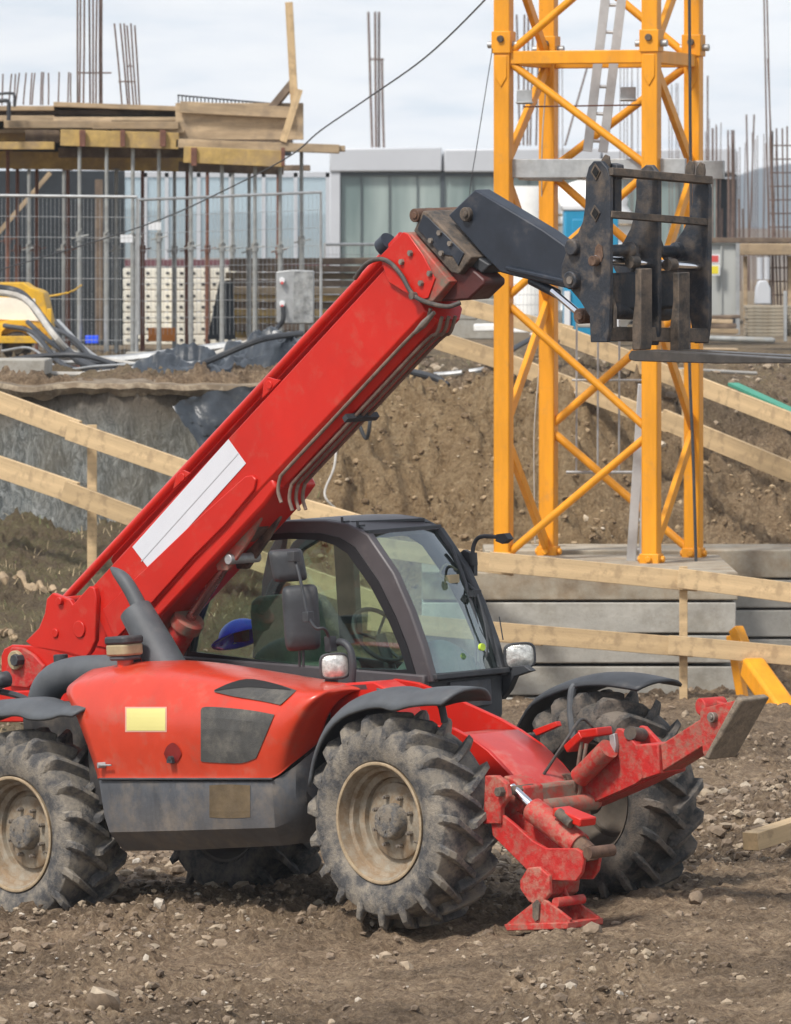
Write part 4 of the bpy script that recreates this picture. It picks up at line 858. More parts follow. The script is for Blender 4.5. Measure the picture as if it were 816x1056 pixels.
# ---- far stabilizer (raised)
st2 = bpy.data.objects.new('stabilizer', None); COL.objects.link(st2); st2.parent = TH; st2['label'] = 'far stabilizer arm raised, its foot tilted up'
FV = 1.15
pl = [(636, 751), (641, 752), (658, 770), (663, 787), (664, 802), (655, 809), (640, 816), (605, 831), (580, 840), (572, 836), (588, 818), (612, 803), (626, 785), (630, 765)]
mb = MB(); vprism(mb, pl, FV, FV+.03); mb.build('arm_plate', M_redmud, st2, bevel=.006)
mb = MB(); vprism(mb, pl, FV+.19, FV+.22, FV); mb.build('arm_plate', M_redmud, st2, bevel=.006)
mb = MB(); vprism(mb, [(645, 772), (682, 768), (683, 797), (664, 806), (600, 834), (585, 838), (600, 815), (635, 795)], FV+.03, FV+.19, FV); mb.build('arm_box', M_redmud, st2, bevel=.005)
mb = MB(); vprism(mb, [(655, 768), (680, 767), (682, 798), (664, 804)], FV-.01, FV+.21, FV); mb.build('arm_sleeve', M_redmud, st2, bevel=.008)
mb = MB(); vprism(mb, [(680, 768), (727, 738), (727, 768), (682, 796)], FV+.01, FV+.18, FV); mb.build('arm_beam', M_redfoot, st2, bevel=.008)
mb = MB(); vprism(mb, [(723, 734), (727, 730), (765, 721), (729, 782), (726, 776)], FV-.01, FV+.015, FV); vprism(mb, [(723, 734), (727, 730), (765, 721), (729, 782), (726, 776)], FV+.175, FV+.20, FV); mb.build('foot_gusset', M_redfoot, st2, bevel=.004)
mb = MB(); vprism(mb, [(762, 718), (768, 722), (733, 784), (728, 781)], FV-.02, FV+.215, FV); mb.build('foot_plate', paint('dried mud sole', (.24, .195, .145), .95, var=.3, vs=20, dirt=(.10, .08, .06), da=.5, ds=12, bump=1., bs=50), st2, bevel=.012)
mb = MB(); mb.prism([VP(x, y, FV+.08) for x, y in ((720, 733), (727, 722), (732, 720), (742, 724), (752, 727), (748, 732))], (0, .03, 0)); mb.tube([VP(722, 729, FV+.0), VP(746, 727, FV+.16)], .05, 14); mb.build('foot_hinge', M_redmud, st2, bevel=.006)
mb = MB(); vcyl(mb, 733, 740, FV-.04, FV+.0, .03, 14); vcyl(mb, 733, 740, FV-.05, FV-.04, .012, 8); mb.build('foot_bolt', M_bolt, st2, bevel=.003)
mb = MB(); mb.tube([VP(598, 802, FV-.06), VP(628, 772, FV-.06)], .062, 20); mb.build('leg_cylinder', M_redfoot, st2)
mb = MB(); mb.beam(VP(590, 772, FV-.05), VP(606, 757, FV-.05), .12, .05); mb.beam(VP(604, 757, FV-.04), VP(624, 754, FV-.04), .13, .05); mb.build('valve_cover', M_red, st2, bevel=.008)
mb = MB(); vprism(mb, [(632, 758), (637, 756), (639, 768), (638, 776), (633, 774)], FV-.03, FV, FV); mb.build('arm_lug', M_galv, st2, bevel=.004)
mb = MB(); mb.tube([VP(650, 756, FV+.0), VP(662, 758, FV+.16)], .04, 14); mb.build('end_roller', M_mudsteel, st2)
mb = MB(); vcyl(mb, 581, 806, FV-.02, FV+.05, .045, 16); vcyl(mb, 581, 806, FV-.035, FV-.02, .022, 6); mb.build('pivot_bolt', M_brownsteel, st2, bevel=.005)
for k, (dx, dy) in enumerate(((0, 0), (5, 2))):
    mb = MB(); vtube(mb, [(600+dx, 765+dy, FV-.08), (597+dx, 785, FV-.09), (594+dx, 805, FV-.08), (592+dx, 818+dy, FV-.06), (580+dx, 828+dy, FV-.05), (565+dx, 826+dy, FV-.1), (558+dx, 815, FV-.2)], .011, 8, 26); mb.build('leg_hose', M_pipe, st2)
mb = MB(); vtube(mb, [(560, 800, 1.0), (585, 762, 1.1), (600, 742, 1.3), (614, 752, 1.4)], .009, 8, 20); mb.build('leg_hose', M_hose, st2)
for (px_, py_, v_) in ((604, 790, .1),): pass
# ---- helmet resting inside the cab
hc = VP(249, 658, 1.60); R = VM
hm = empty('hard_hat', VM @ hc, 'blue hard hat lying in the cab behind the seat', 'hard hat')
hm.rotation_euler = (radians(28), radians(8), radians(205))
rows = []
for i in range(9):
    ph = i/8*pi/2; r_ = .125*cos(ph)**.9 if i < 8 else .002; rows.append([Vector((r_*1.15*cos(t), r_*cos(t-pi/2), .115*sin(ph))) for t in [2*pi*k/28 for k in range(29)]])
MB().grid(rows).build('shell', M_blue, hm, solid=.004, smooth=60, merge=True)
rows = [[Vector((.125*1.15*k_*cos(t)+(.035 if cos(t) > 0 else 0)*(k_-1)/.16*cos(t), .125*k_*sin(t), -.004*(k_-1)*10)) for t in [2*pi*k/28 for k in range(29)]] for k_ in (1., 1.16)]
MB().grid(rows).build('brim', M_blue, hm, solid=.004, smooth=60)
mb = MB(); mb.tube([(0, -.12, .05), (0, -.135, .05)], .035, 14); mb.build('badge', M_white, hm)
# ================================================================== TOWER CRANE
ctr = W(672, 580, 64.0); ya = radians(18.2); E1 = Vector((-cos(ya), sin(ya), 0)); E2 = Vector((sin(ya), cos(ya), 0)); SA = 1.40; LW = .15
crane = empty('tower_crane', ctr, 'yellow lattice mast of a tower crane standing on concrete slabs', 'tower crane')
def cl_(a, b, z): return E1*(a*SA)+E2*(b*SA)+Vector((0, 0, z))
zn = lambda py: CH-(py-280)*64.0/FP-ctr.z
nodes = [zn(y) for y in (577, 446, 310, 174, 58, -72, -200, -330)]
for a, b in ((0, 0), (1, 0), (0, 1), (1, 1)):
    mb = MB(); mb.box(cl_(a, b, 5.8/2)+Vector((0, 0, -.0)), (LW, LW, 5.8), (E1, E2, Vector((0, 0, 1)))); zs = nodes[4]
    mb.build('mast_leg', M_crane, crane, bevel=.012)
    mb = MB(); mb.box(cl_(a, b, zs+.14), (LW+.03, LW+.03, .20), (E1, E2, Vector((0, 0, 1)))); mb.prism([cl_(a, b, zs)+E1*x_-E2*(LW/2+.012)+Vector((0, 0, z_)) for x_, z_ in ((-.055, .02), (-.055, -.18), (0, -.27), (.055, -.18), (.055, .02))], E2*.012)
    mb.build('joint_sleeve', M_crane, crane, bevel=.008)
    mb = MB(); q = cl_(a, b, zs+.17); mb.tube([q-E2*(LW/2+.04), q+E2*(LW/2+.04)], .032, 12); mb.build('joint_pin', M_mudsteel, crane, bevel=.004)
    mb = MB(); q = cl_(a, b, zs+.12); mb.tube([q-E1*(LW/2+.075), q+E1*(LW/2+.075)], .032, 12); mb.build('joint_pin', M_galv, crane, bevel=.004)
    mb = MB(); q = cl_(a, b, .03); mb.box(q, (LW+.03, LW+.03, .10), (E1, E2, Vector((0, 0, 1)))); mb.tube([q-E2*(LW/2+.05), q+E2*(LW/2+.05)], .03, 10); mb.tube([q-E1*(LW/2+.05), q+E1*(LW/2+.05)], .03, 10); mb.build('leg_shoe', M_crane, crane, bevel=.008)
faces = [((1, 0), (0, 0), -E2, 0, 'tube', .036), ((1, 1), (0, 1), E2, 1, 'tube', .038), ((0, 0), (0, 1), -E1, 1, 'flat', .055), ((1, 1), (1, 0), E1, 0, 'flat', .055)]
for (pa_, pb_, nrm_, first, kind_, r_) in faces:
    for i in range(len(nodes)-2):
        A_, B_ = (pa_, pb_) if (i+first) % 2 == 0 else (pb_, pa_)
        if kind_ == 'flat': A_, B_ = (pa_, pb_) if i % 2 == (0 if pa_ == (0, 0) else 0) else (pb_, pa_)
        a = cl_(*A_, nodes[i]); b = cl_(*B_, nodes[i+1]); dr = (b-a).normalized(); a = a+dr*.07; b = b-dr*.07
        mb = MB()
        if kind_ == 'tube': mb.tube([a, b], r_, 14)
        else: mb.beam(a, b, .05, .11, up=nrm_.cross(dr))
        mb.build('diagonal_brace', M_crane, crane, bevel=0 if kind_ == 'tube' else .008)
    a = cl_(*pa_, nodes[4]-.0); b = cl_(*pb_, nodes[4]-.0); mb = MB(); dr = (b-a).normalized(); mb.beam(a+dr*.075, b-dr*.075, .09, .12); mb.build('horizontal_strut', M_crane, crane, bevel=.008)
for (px, py, s_) in ((541, 100, 1), (648, 97, -1)):
    q = W(px, py, 64.3)-ctr; mb = MB(); mb.box(q, (.14, .03, .13)); mb.box(q+Vector((0, -.03, -.05)), (.16, .05, .012)); mb.build('pin_bracket', M_galv, crane, bevel=.004)
mb = MB(); mb.tube([W(540, 110, 64.6)-ctr, W(665, 108, 64.3)-ctr], .008, 6); mb.build('tie_rod', M_rust, crane)
# landing frame
e = empty('landing_platform', W(600, 176, 64.3), 'grey galvanised landing frame inside the yellow mast', 'platform'); o_ = e.location
mb = MB()
for b in (.04, .96): mb.beam(ctr+cl_(1.0, b, 0)+Vector((0, 0, zn(173)-.0)), ctr+cl_(-.22, b, 0)+Vector((0, 0, zn(173))), .06, .17)
for a in (.9, .5, .1): mb.beam(ctr+cl_(a, .06, 0)+Vector((0, 0, zn(178))), ctr+cl_(a, .94, 0)+Vector((0, 0, zn(178))), .05, .12)
mb.v = [v-o_ for v in mb.v]; mb.build('frame', M_galv, e, bevel=.005)
# ladder
def ladder(a0, a1, b0, b1, d, lab, n0):
    A0_, A1_, B0_, B1_ = W(*a0, d), W(*a1, d), W(*b0, d), W(*b1, d)
    e = empty('ladder', A1_, lab, 'ladder', 'ladders of the crane mast'); o_ = e.location
    for p_, q in ((A0_, A1_), (B0_, B1_)): mb = MB(); mb.beam(p_-o_, q-o_, .045, .085, up=(1, 0, 0)); mb.build('rail', M_alu, e, bevel=.004)
    n = n0
    for k in range(n):
        t = (k+.6)/n; mb = MB(); mb.tube([A0_.lerp(A1_, t)-o_, B0_.lerp(B1_, t)-o_], .016, 8); mb.build('rung', M_alu, e)
ladder((629, -40), (606, 156), (646, -40), (622, 157), 64.75, 'aluminium ladder leaning inside the top of the yellow mast', 7)
ladder((663, 396), (651, 579), (668, 396), (664, 579), 64.55, 'aluminium ladder foot behind the right mast leg, on the slabs', 6)
# wire panel inside the mast
e = empty('welded_grid', W(628, 486, 65.8), 'grey welded wire panel hanging inside the mast', 'wire panel'); o_ = e.location
mb = MB()
for x in (597, 619, 641): mb.tube([W(x-2, 330, 65.8)-o_, W(x-2.5, 487, 65.8)-o_], .011, 6)
mb.tube([W(584, 487, 65.8)-o_, W(664, 487, 65.8)-o_], .016, 6); mb.tube([W(590, 392, 65.8)-o_, W(664, 392, 65.8)-o_], .012, 6); mb.build('wires', M_galv, e)
# cables
def cable(name, pts, r, mat, lab, cat, n=40, grp=None):
    P_ = crom([W(*q) for q in pts], n); mb = MB(); mb.tube(P_, r, 8); return mb.build(name, mat, label=lab, cat=cat, origin=P_[-1], group=grp)
cable('power_cable', [(711, -20, 63.85), (712, 120, 63.85), (713, 250, 63.9), (711, 360, 63.9), (715, 470, 63.9), (718, 579, 63.9)], .014, M_blackpl, 'black cable hanging down the right yellow mast leg', 'cable')
cable('overhead_wire', [(505, -10, 62), (498, 2, 63), (440, 58, 66), (378, 102, 70), (330, 135, 73), (300, 160, 75), (240, 192, 78), (150, 232, 82), (0, 278, 86), (-60, 292, 88)], .008, M_blackpl, 'thin dark wire slanting down from the top of the mast to the left', 'wire', 60)
cable('hanging_wire', [(508, 50, 64), (500, 100, 64), (492, 150, 64), (485, 194, 64), (484, 225, 64)], .004, M_blackpl, 'thin wire hanging from the left mast leg behind the boom head', 'wire')
cable('loose_cord', [(563, 90, 65.6), (559, 160, 65.6), (559, 300, 66), (556, 380, 66), (551, 450, 66), (552, 560, 66)], .006, M_hosegrey, 'pale cord hanging between the two left mast legs', 'cord')
# ================================================================== CONCRETE SLABS
def slab(x0, x1, yt, yb, d, depth, mat, lab, grp):
    a = W(x0, yt, d); b = W(x1, yb, d); c = Vector(((a.x+b.x)/2, d+depth/2, b.z)); h = a.z-b.z-.012
    mb = MB(); rr = random.Random(x0+yt); mb.box((0, 0, h/2), (b.x-a.x, depth, h)); o = mb.build('concrete_slab', mat, bevel=.012, label=lab, cat='concrete slab', group=grp); o.location = c; o.rotation_euler = (0, 0, rr.uniform(-.004, .004)); return o
g_ = 'stacked concrete slabs under the crane'
for i, (x1, yt, yb, mt) in enumerate([(762, 589, 619, M_conc2), (760, 620, 653, M_conc), (757, 654, 684, M_conc), (761, 686, 717, M_conc), (759, 718, 752, M_conc)]):
    slab(436, x1, yt, yb, 62, 3.9, mt, ['brown stained concrete slab on top of the front stack', 'concrete slab second from the top of the front stack', 'middle concrete slab of the front stack', 'concrete slab second from the bottom of the front stack, beside the yellow beam', 'bottom concrete slab of the front stack, half sunk in soil'][i], g_)
for i, (yt, yb) in enumerate([(566, 596), (597, 627), (628, 657), (658, 688), (689, 722)]):
    slab(500 if i == 0 else 690, 920, yt, yb, 66.0 if i == 0 else 65.98, 1.5 if i == 0 else 1.4, M_conc2 if i in (0,) else M_conc, ['long concrete slab on top of the rear stack, behind the mast feet', 'concrete slab second from the top of the rear stack at right', 'middle concrete slab of the rear stack at right', 'concrete slab second from the bottom of the rear stack at right', 'bottom concrete slab of the rear stack behind the yellow beam'][i], g_)
# yellow beams on the ground at right
e = empty('steel_beam', W(800, 746, 60), 'thick yellow steel tube leaning on the slabs at the right edge', 'steel beam'); o_ = e.location
mb = MB(); mb.beam(W(775, 687, 60.6)-o_, W(832, 766, 59.6)-o_, .20, .19); mb.build('tube', M_crane, e, bevel=.03)
mb = MB(); mb.box(W(772, 683, 60.7)-o_, (.10, .20, .05)); mb.build('end_plate', M_crane, e, bevel=.004)
e = empty('steel_beam', W(799, 746, 61), 'thin darker yellow strut behind the thick yellow tube', 'steel beam'); o_ = e.location
mb = MB(); mb.beam(W(759, 648, 61.2)-o_, W(802, 752, 60.8)-o_, .10, .10); mb.build('strut', M_crane, e, bevel=.008)
mb = MB(); mb.beam(W(755, 655, 61.4)-o_, W(770, 742, 61.3)-o_, .08, .08); mb.build('cross_strut', M_crane, e, bevel=.008)
# ================================================================== TIMBER RAILINGS
def plank(a, b, w_, t_, lab, cat='plank', mat=None, grp=None, name='plank'):
    A_, B_ = W(*a), W(*b); mid = (A_+B_)/2; dr = (B_-A_).normalized(); mb = MB(); l = (B_-A_).length
    o = mb.box((0, 0, 0), (l, t_, w_)).build(name, mat or M_wood, bevel=.004, label=lab, cat=cat, group=grp)
    Yv = Vector((0, 0, 1)).cross(dr).normalized(); Zv = dr.cross(Yv)
    o.matrix_world = Matrix(((dr.x, Yv.x, Zv.x, mid.x), (dr.y, Yv.y, Zv.y, mid.y), (dr.z, Yv.z, Zv.z, mid.z), (0, 0, 0, 1))); return o
G1 = 'planks of the timber railings'
plank((-40, 400, 67.5), (82, 445, 66), .20, .04, 'upper railing plank at the far left', grp=G1)
plank((70, 443, 65.9), (205, 490, 65), .19, .04, 'upper railing plank between the left post and the boom', grp=G1)
plank((196, 490, 64.9), (372, 541, 63), .17, .04, 'upper railing plank running behind the boom to the cab roof', grp=G1)
plank((-40, 468, 67.5), (80, 509, 66), .21, .04, 'lower railing plank at the far left', grp=G1)
plank((66, 506, 65.9), (215, 562, 65), .19, .04, 'lower railing plank left of the boom, below the upper one', grp=G1)
plank((205, 556, 64.9), (400, 626, 63), .19, .04, 'lower railing plank seen through the cab windows', grp=G1)
plank((360, 560, 62.2), (530, 584, 61.5), .17, .04, 'upper railing plank just right of the cab roof', grp=G1)
plank((505, 579, 61.4), (720, 600, 61), .17, .04, 'upper railing plank in front of the slab stack', grp=G1)
plank((700, 596, 60.95), (860, 617, 60.4), .17, .04, 'upper railing plank at the right edge in front of the slabs', grp=G1)
plank((380, 640, 62.2), (560, 656, 61.5), .17, .04, 'lower railing plank seen through the windscreen', grp=G1)
plank((508, 651, 61.4), (716, 668, 61), .165, .04, 'lower railing plank in front of the slab stack', grp=G1)
plank((690, 665, 60.95), (860, 680, 60.4), .165, .04, 'lower railing plank at the right edge', grp=G1)
plank((440, 347, 72.5), (525, 374, 71.8), .19, .04, 'thick rail plank left of the mast at the top of the bank', grp=G1)
plank((520, 372, 71.7), (690, 437, 69.5), .18, .04, 'lower rail plank crossing behind the mast', grp=G1)
plank((684, 432, 69.4), (860, 505, 67.5), .20, .04, 'lower rail plank descending at the right above the soil', grp=G1)
plank((468, 313, 73.5), (590, 345, 73), .17, .04, 'upper rail plank behind the boom head', grp=G1)
plank((580, 345, 72.8), (720, 398, 71), .19, .04, 'upper rail plank below the forks', grp=G1)
plank((712, 394, 70.9), (860, 452, 69), .18, .04, 'upper rail plank descending at the right edge', grp=G1)
G2 = 'posts of the timber railings'
def post(x, y0, y1, d, lab, w_=.09, mat=None):
    a = W(x, y0, d); b = W(x, y1, d); o = MB().box((0, 0, (a.z-b.z)/2), (w_, .06, a.z-b.z)).build('fence_post', mat or M_wood, bevel=.004, label=lab, cat='post', group=G2); o.location = b
post(95, 438, 590, 66.3, 'left railing post against the plastic covered wall')
post(305, 490, 640, 64.3, 'railing post behind the boom, left of the cab roof')
post(705, 584, 738, 61.1, 'railing post in front of the slab stack', .07)
post(427, 352, 402, 72.8, 'short rail post at the top of the bank, left of the mast')
post(708, 380, 500, 70.9, 'rail post beside the right mast leg')
tb = plank((774, 868, 43.4), (856, 842, 44.2), .11, .11, 'squared timber lying on the dirt at the right edge', 'timber', grp=None, name='timber')
tb.location.z += .0
plank((548, 560, 67), (578, 552, 67), .03, .14, 'short board lying at the foot of the bank', 'board', M_wood2)
# bark and boards on the left bank
for i, (pp, w_, lab) in enumerate([([(-6, 576, 65.6), (12, 583, 65.4), (30, 590, 65.2), (52, 600, 64.9)], .055, 'long pale strip of torn bark on the left bank'), ([(40, 590, 65.2), (58, 600, 64.9), (78, 606, 64.7)], .035, 'second pale bark strip below the long one on the left bank'), ([(-4, 636, 63.2), (8, 641, 63.1), (18, 644, 63.0)], .05, 'broken pale piece of bark near the left photo edge')]):
    rb = random.Random(40+i); P_ = crom([W(*q) for q in pp], 26)
    for p_ in P_: p_.z = gz(p_.x, p_.y)+.02
    mb = MB(); mb.tube([p_+Vector((0, rb.uniform(-.02, .02), rb.uniform(-.01, .02))) for p_ in P_], [w_*rb.uniform(.35, 1.1)*min(1, .25+min(k, 25-k)*.2) for k in range(26)], 7)
    o0 = P_[0].copy(); mb.build('bark_strip', M_wood2, label=lab, cat='bark', origin=o0, smooth=20)
# ================================================================== RETAINING WALL
def sheet_mat():
    m, nt, out = newmat('stained sheeting with painted creases'); tc = N(nt, 'TexCoord'); oc = tc.outputs['Object']; p = N(nt, 'BsdfPrincipled')
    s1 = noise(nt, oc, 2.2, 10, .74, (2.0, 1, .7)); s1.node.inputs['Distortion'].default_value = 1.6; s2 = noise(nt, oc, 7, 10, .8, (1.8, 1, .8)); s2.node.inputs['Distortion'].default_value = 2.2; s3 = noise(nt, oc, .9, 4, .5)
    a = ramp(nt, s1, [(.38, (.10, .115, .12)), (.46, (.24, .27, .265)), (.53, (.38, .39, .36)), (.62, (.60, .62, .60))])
    b = ramp(nt, s2, [(.41, (.03, .04, .045)), (.49, (.25, .265, .255)), (.58, (.72, .75, .74))])  # folds and dark creases are shaded in the colour, besides the stains
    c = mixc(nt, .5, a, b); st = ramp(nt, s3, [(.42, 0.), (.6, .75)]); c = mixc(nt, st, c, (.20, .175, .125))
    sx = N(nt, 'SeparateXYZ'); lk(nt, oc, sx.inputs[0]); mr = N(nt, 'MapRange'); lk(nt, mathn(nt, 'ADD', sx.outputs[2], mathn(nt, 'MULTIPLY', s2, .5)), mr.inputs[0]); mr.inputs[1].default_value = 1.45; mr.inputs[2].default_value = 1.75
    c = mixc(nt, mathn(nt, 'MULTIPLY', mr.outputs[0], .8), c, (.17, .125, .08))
    lk(nt, c, p.inputs['Base Color']); p.inputs['Roughness'].default_value = .55
    bb = N(nt, 'Bump'); bb.inputs['Strength'].default_value = .8; bb.inputs['Distance'].default_value = .12; lk(nt, s2, bb.inputs['Height']); lk(nt, bb.outputs[0], p.inputs['Normal'])
    lk(nt, p.outputs[0], out.inputs[0]); return m
e = empty('retaining_wall', (-3, 70, 1.0), 'low retaining wall hung with stained grey plastic sheeting', 'wall'); o_ = e.location
x0w, x1w = -9., W(305, 400, 70).x; nxw, nzw = 420, 60
rows = []
xx = np.linspace(x0w, x1w, nxw)
for j in range(nzw):
    z = .7+(PLZ-.06-.7)*j/(nzw-1); fold = .10*fbm(xx*1.5, np.full(nxw, z*.5), 3, 80)+.05*np.abs(fbm(xx*4+z*.8, np.full(nxw, z*.9), 4, 90))+.03*fbm(xx*12+z, np.full(nxw, z*3), 3, 95)
    rows.append([Vector((x_, 69.92+f_, z))-o_ for x_, f_ in zip(xx, fold)])
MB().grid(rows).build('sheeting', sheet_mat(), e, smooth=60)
mb = MB(); rr = random.Random(5); top = []
for i in range(140):
    x_ = x0w+(x1w-x0w)*i/139; nn_ = float(fbm(np.array([x_*3.3]), np.array([0.]), 5, 50, .65)[0]); top.append((x_, 69.80+.06*nn_, PLZ-.03+.035*nn_))
rows = [[Vector((x_, y_+.05, z_-.07-.14*abs(float(fbm(np.array([x_*3.]), np.array([2.]), 3, 8)[0]))))-o_ for x_, y_, z_ in top], [Vector((x_, y_-.0, z_-.03))-o_ for x_, y_, z_ in top], [Vector((x_, y_+.03, z_+.02))-o_ for x_, y_, z_ in top], [Vector((x_, y_+1.1, z_+.05))-o_ for x_, y_, z_ in top], [Vector((x_, y_+1.6, z_-.1))-o_ for x_, y_, z_ in top]]
MB().grid(rows).build('coping', paint('ragged concrete lip', (.33, .27, .19), .95, var=.35, vs=6, dirt=(.17, .125, .08), da=.7, ds=5, bump=1., bs=30, dw=.12), e, smooth=30)
def drape(pts, d, name, lab, mat, dep=.25, seed=1):
    """crumpled sheet through rows of photo points"""
    G = sgrid([[W(x, y, d+dd) for x, y, dd in r] for r in pts], 40, 24); rr_ = np.random.RandomState(seed)
    fl = [[Vector(p_) for p_ in r] for r in G]
    for r in fl:
        for p_ in r:
            k = float(fbm(np.array([p_.x*3+seed]), np.array([p_.z*4+p_.y]), 4, seed)[0]); p_.y += dep*k; p_.z += .10*k
    o0 = fl[0][0].copy(); return MB().grid(fl).build(name, mat, label=lab, cat='tarpaulin', origin=o0, smooth=50)
drape([[(178, 415, -.1), (205, 404, 0), (300, 400, 0)], [(196, 445, -.25), (225, 440, -.1), (310, 440, .1)], [(212, 472, -.35), (245, 480, -.2), (330, 520, .3)]], 69.7, 'black_sheet', 'torn black sheet hanging on the wall behind the boom', M_tarp, .15, 2)
drape([[(296, 470, .3), (318, 460, .3), (345, 450, .4)], [(292, 510, .2), (318, 505, .1), (340, 500, .2)], [(290, 545, .2), (318, 550, -.1), (335, 545, .1)]], 69.2, 'dark_sheet', 'dark grey sheet hanging right of the boom at the end of the wall', M_tarp, .2, 5)
drape([[(355, 402, .2), (375, 396, .4), (393, 400, .4)], [(352, 416, -.1), (372, 416, -.1), (390, 412, .0)], [(356, 428, -.2), (372, 432, -.3), (384, 426, -.1)]], 70.6, 'grey_sheet', 'small grey sheet on the bank edge right of the boom', M_tarp, .1, 7)
def tarp(x0, x1, yt, yb, d, lab, seed):
    nx_, nz_ = 110, 46; a = W(x0, yb, d); b = W(x1, yb, d); rows = []
    for j in range(nz_):
        t = j/(nz_-1); row = []
        X_ = np.linspace(0, 1, nx_); env = np.sin(np.clip(X_, 0, 1)*pi)**.5*sin(min(1, t*1.15)*pi)**.7
        wx = a.x+(b.x-a.x)*X_; wy = d-.2+2.2*t
        h = (W(0, yt, d).z-a.z)*env*(.55+.9*np.abs(fbm(wx*1.1+seed, np.full(nx_, wy*.8), 2, seed)))+.16*(1-np.abs(fbm(wx*2.3, np.full(nx_, wy*1.9), 4, seed+3))*3.2)*env+.05*fbm(wx*7, np.full(nx_, wy*6), 3, seed+5)
        for xx_, hh_ in zip(wx, h): row.append(Vector((xx_, wy+.10*hh_, PLZ-.03+max(0, hh_))))
        rows.append(row)
    o0 = rows[0][0].copy(); return MB().grid([[p_-Vector((0, 0, 0)) for p_ in r] for r in rows]).build('tarpaulin', M_tarp, label=lab, cat='tarpaulin', origin=o0, smooth=28)
tarp(128, 240, 352, 386, 72.6, 'crumpled dark tarpaulin on the wall top, left heap', 11)
tarp(205, 335, 346, 386, 73.2, 'crumpled dark tarpaulin on the wall top beside the boom', 17)
# hoses on the wall top
HZ = [([(-20, 296, 77), (20, 302, 77), (45, 330, 76), (70, 362, 75), (100, 380, 74), (150, 383, 73), (215, 381, 72.5)], .045, M_blackpl, 'thick black hose arching over the wall top at left'),
      ([(-20, 300, 76.5), (25, 308, 76), (55, 345, 75), (75, 364, 75), (110, 372, 74.5), (180, 378, 74), (260, 352, 74), (300, 345, 74)], .035, M_hosegrey, 'pale hose curving from the yellow machine to the tarpaulin'),
      ([(-20, 380, 74), (20, 370, 74), (80, 366, 74), (120, 376, 73.5)], .03, M_blackpl, 'black hose lying on the wall top at the left edge'),
      ([(30, 385, 73), (90, 386, 73), (150, 380, 73), (205, 384, 73)], .03, M_hosegrey, 'light pipe lying along the wall coping'),
      ([(10, 374, 77), (60, 374, 77), (130, 371, 77), (200, 362, 77), (250, 356, 77)], .06, M_galv, 'grey metal pipe lying behind the hoses'),
      ([(40, 380, 75.5), (90, 382, 75.5), (150, 386, 75.5)], .05, M_rust, 'rusty red pipe lying on the wall top'),
      ([(180, 388, 72.5), (225, 368, 73), (270, 350, 73), (310, 344, 74)], .035, M_blackpl, 'black hose over the tarpaulin beside the boom'),
      ([(395, 375, 72), (420, 382, 72), (450, 390, 71.6), (462, 398, 71.5)], .035, M_blackpl, 'black hose on the bank edge right of the boom'),
      ([(400, 380, 73), (430, 386, 73), (460, 386, 73), (505, 380, 73), (520, 372, 74)], .03, M_galv, 'galvanised pipe lying on the bank edge left of the mast'),
      ([(468, 366, 76), (480, 356, 76), (505, 360, 76), (530, 375, 76)], .03, M_blackpl, 'black hose loop left of the mast'),
      ([(520, 365, 78), (560, 345, 80), (590, 352, 80)], .03, M_blackpl, 'black hose behind the left mast legs'),
      ([(540, 385, 74), (600, 388, 74), (660, 380, 74), (780, 385, 75)], .02, M_hosegrey, 'pale hose lying on the soil behind the mast'),
      ([(362, 405, 69.8), (368, 430, 69.3), (378, 452, 69.2), (382, 425, 69.2), (376, 400, 70)], .02, M_blackpl, 'loop of black hose hanging on the bank right of the boom'),
      ([(348, 440, 69.0), (345, 480, 68.6), (335, 510, 68.2), (352, 530, 68.2)], .012, M_hosegrey, 'thin pale cord hanging on the soil bank')]
rz = random.Random(77); TG = []
for k in range(7):
    x0_ = rz.uniform(-10, 60); TG.append((x0_, [(x0_, rz.uniform(318, 372), 78), (x0_+30, rz.uniform(340, 378), 76), (x0_+60, rz.uniform(368, 382), 74.5), (x0_+100, rz.uniform(376, 384), 73.5), (x0_+150, rz.uniform(370, 384), 73)], rz.choice([.014, .02, .026])))
for k, (x0_, pp_, r0_) in enumerate(sorted(TG)): HZ.append((pp_, r0_, M_blackpl if k % 3 else M_galv, 'thin '+('dark' if k % 3 else 'grey')+' cable in the tangle on the wall top, '+ORD[k]+' of seven from the left'))
for i, (pp, r_, mt, lab) in enumerate(HZ): cable('hose', pp, r_, mt, lab, 'hose', 36, 'hoses and pipes around the wall top')
o = MB().box((0, 0, .08), (.8, 1.5, .16)).build('concrete_block', M_conc, bevel=.015, label='low concrete block on the wall top at the left edge', cat='concrete block'); o.location = W(10, 386, 72.5)
mb = MB(); a = W(756, 396, 72.6); b = W(826, 428, 71.4); mb.beam(a-a, b-a, .12, .03); mb.build('green_sheet', M_green, label='thin green sheet on the slope below the rail', cat='sheet', origin=None).location = a
# ================================================================== DECK ON PROPS
D0 = 92.
def wb(name, x0, x1, y0, y1, d, depth, mat, lab, cat, grp=None, bev=.006, skew=0):
    a = W(x0, y0, d); b = W(x1, y1, d); o = MB().box((0, 0, (a.z-b.z)/2), (b.x-a.x, depth, a.z-b.z)).build(name, mat, bevel=bev, label=lab, cat=cat, group=grp)
    o.location = ((a.x+b.x)/2, d+depth/2, b.z); o.rotation_euler = (0, skew, 0); return o
wb('deck_shade_panel', -70, 300, 121, 160, 94.6, .5, M_dark, 'dark panel added behind the deck boards in place of shade', 'slab', None)  # dark fill added so the gaps between the boards read as shade
G3 = 'timber boards and beams of the raised deck'
wb('deck_board', -70, 56, 109, 114, 91.2, 2, M_wood2, 'top board of the deck at the far left', 'board', G3)
wb('deck_board', 55, 182, 107, 112, 91.0, 2, M_wood2, 'long top board in the middle of the deck', 'board', G3, skew=.035)
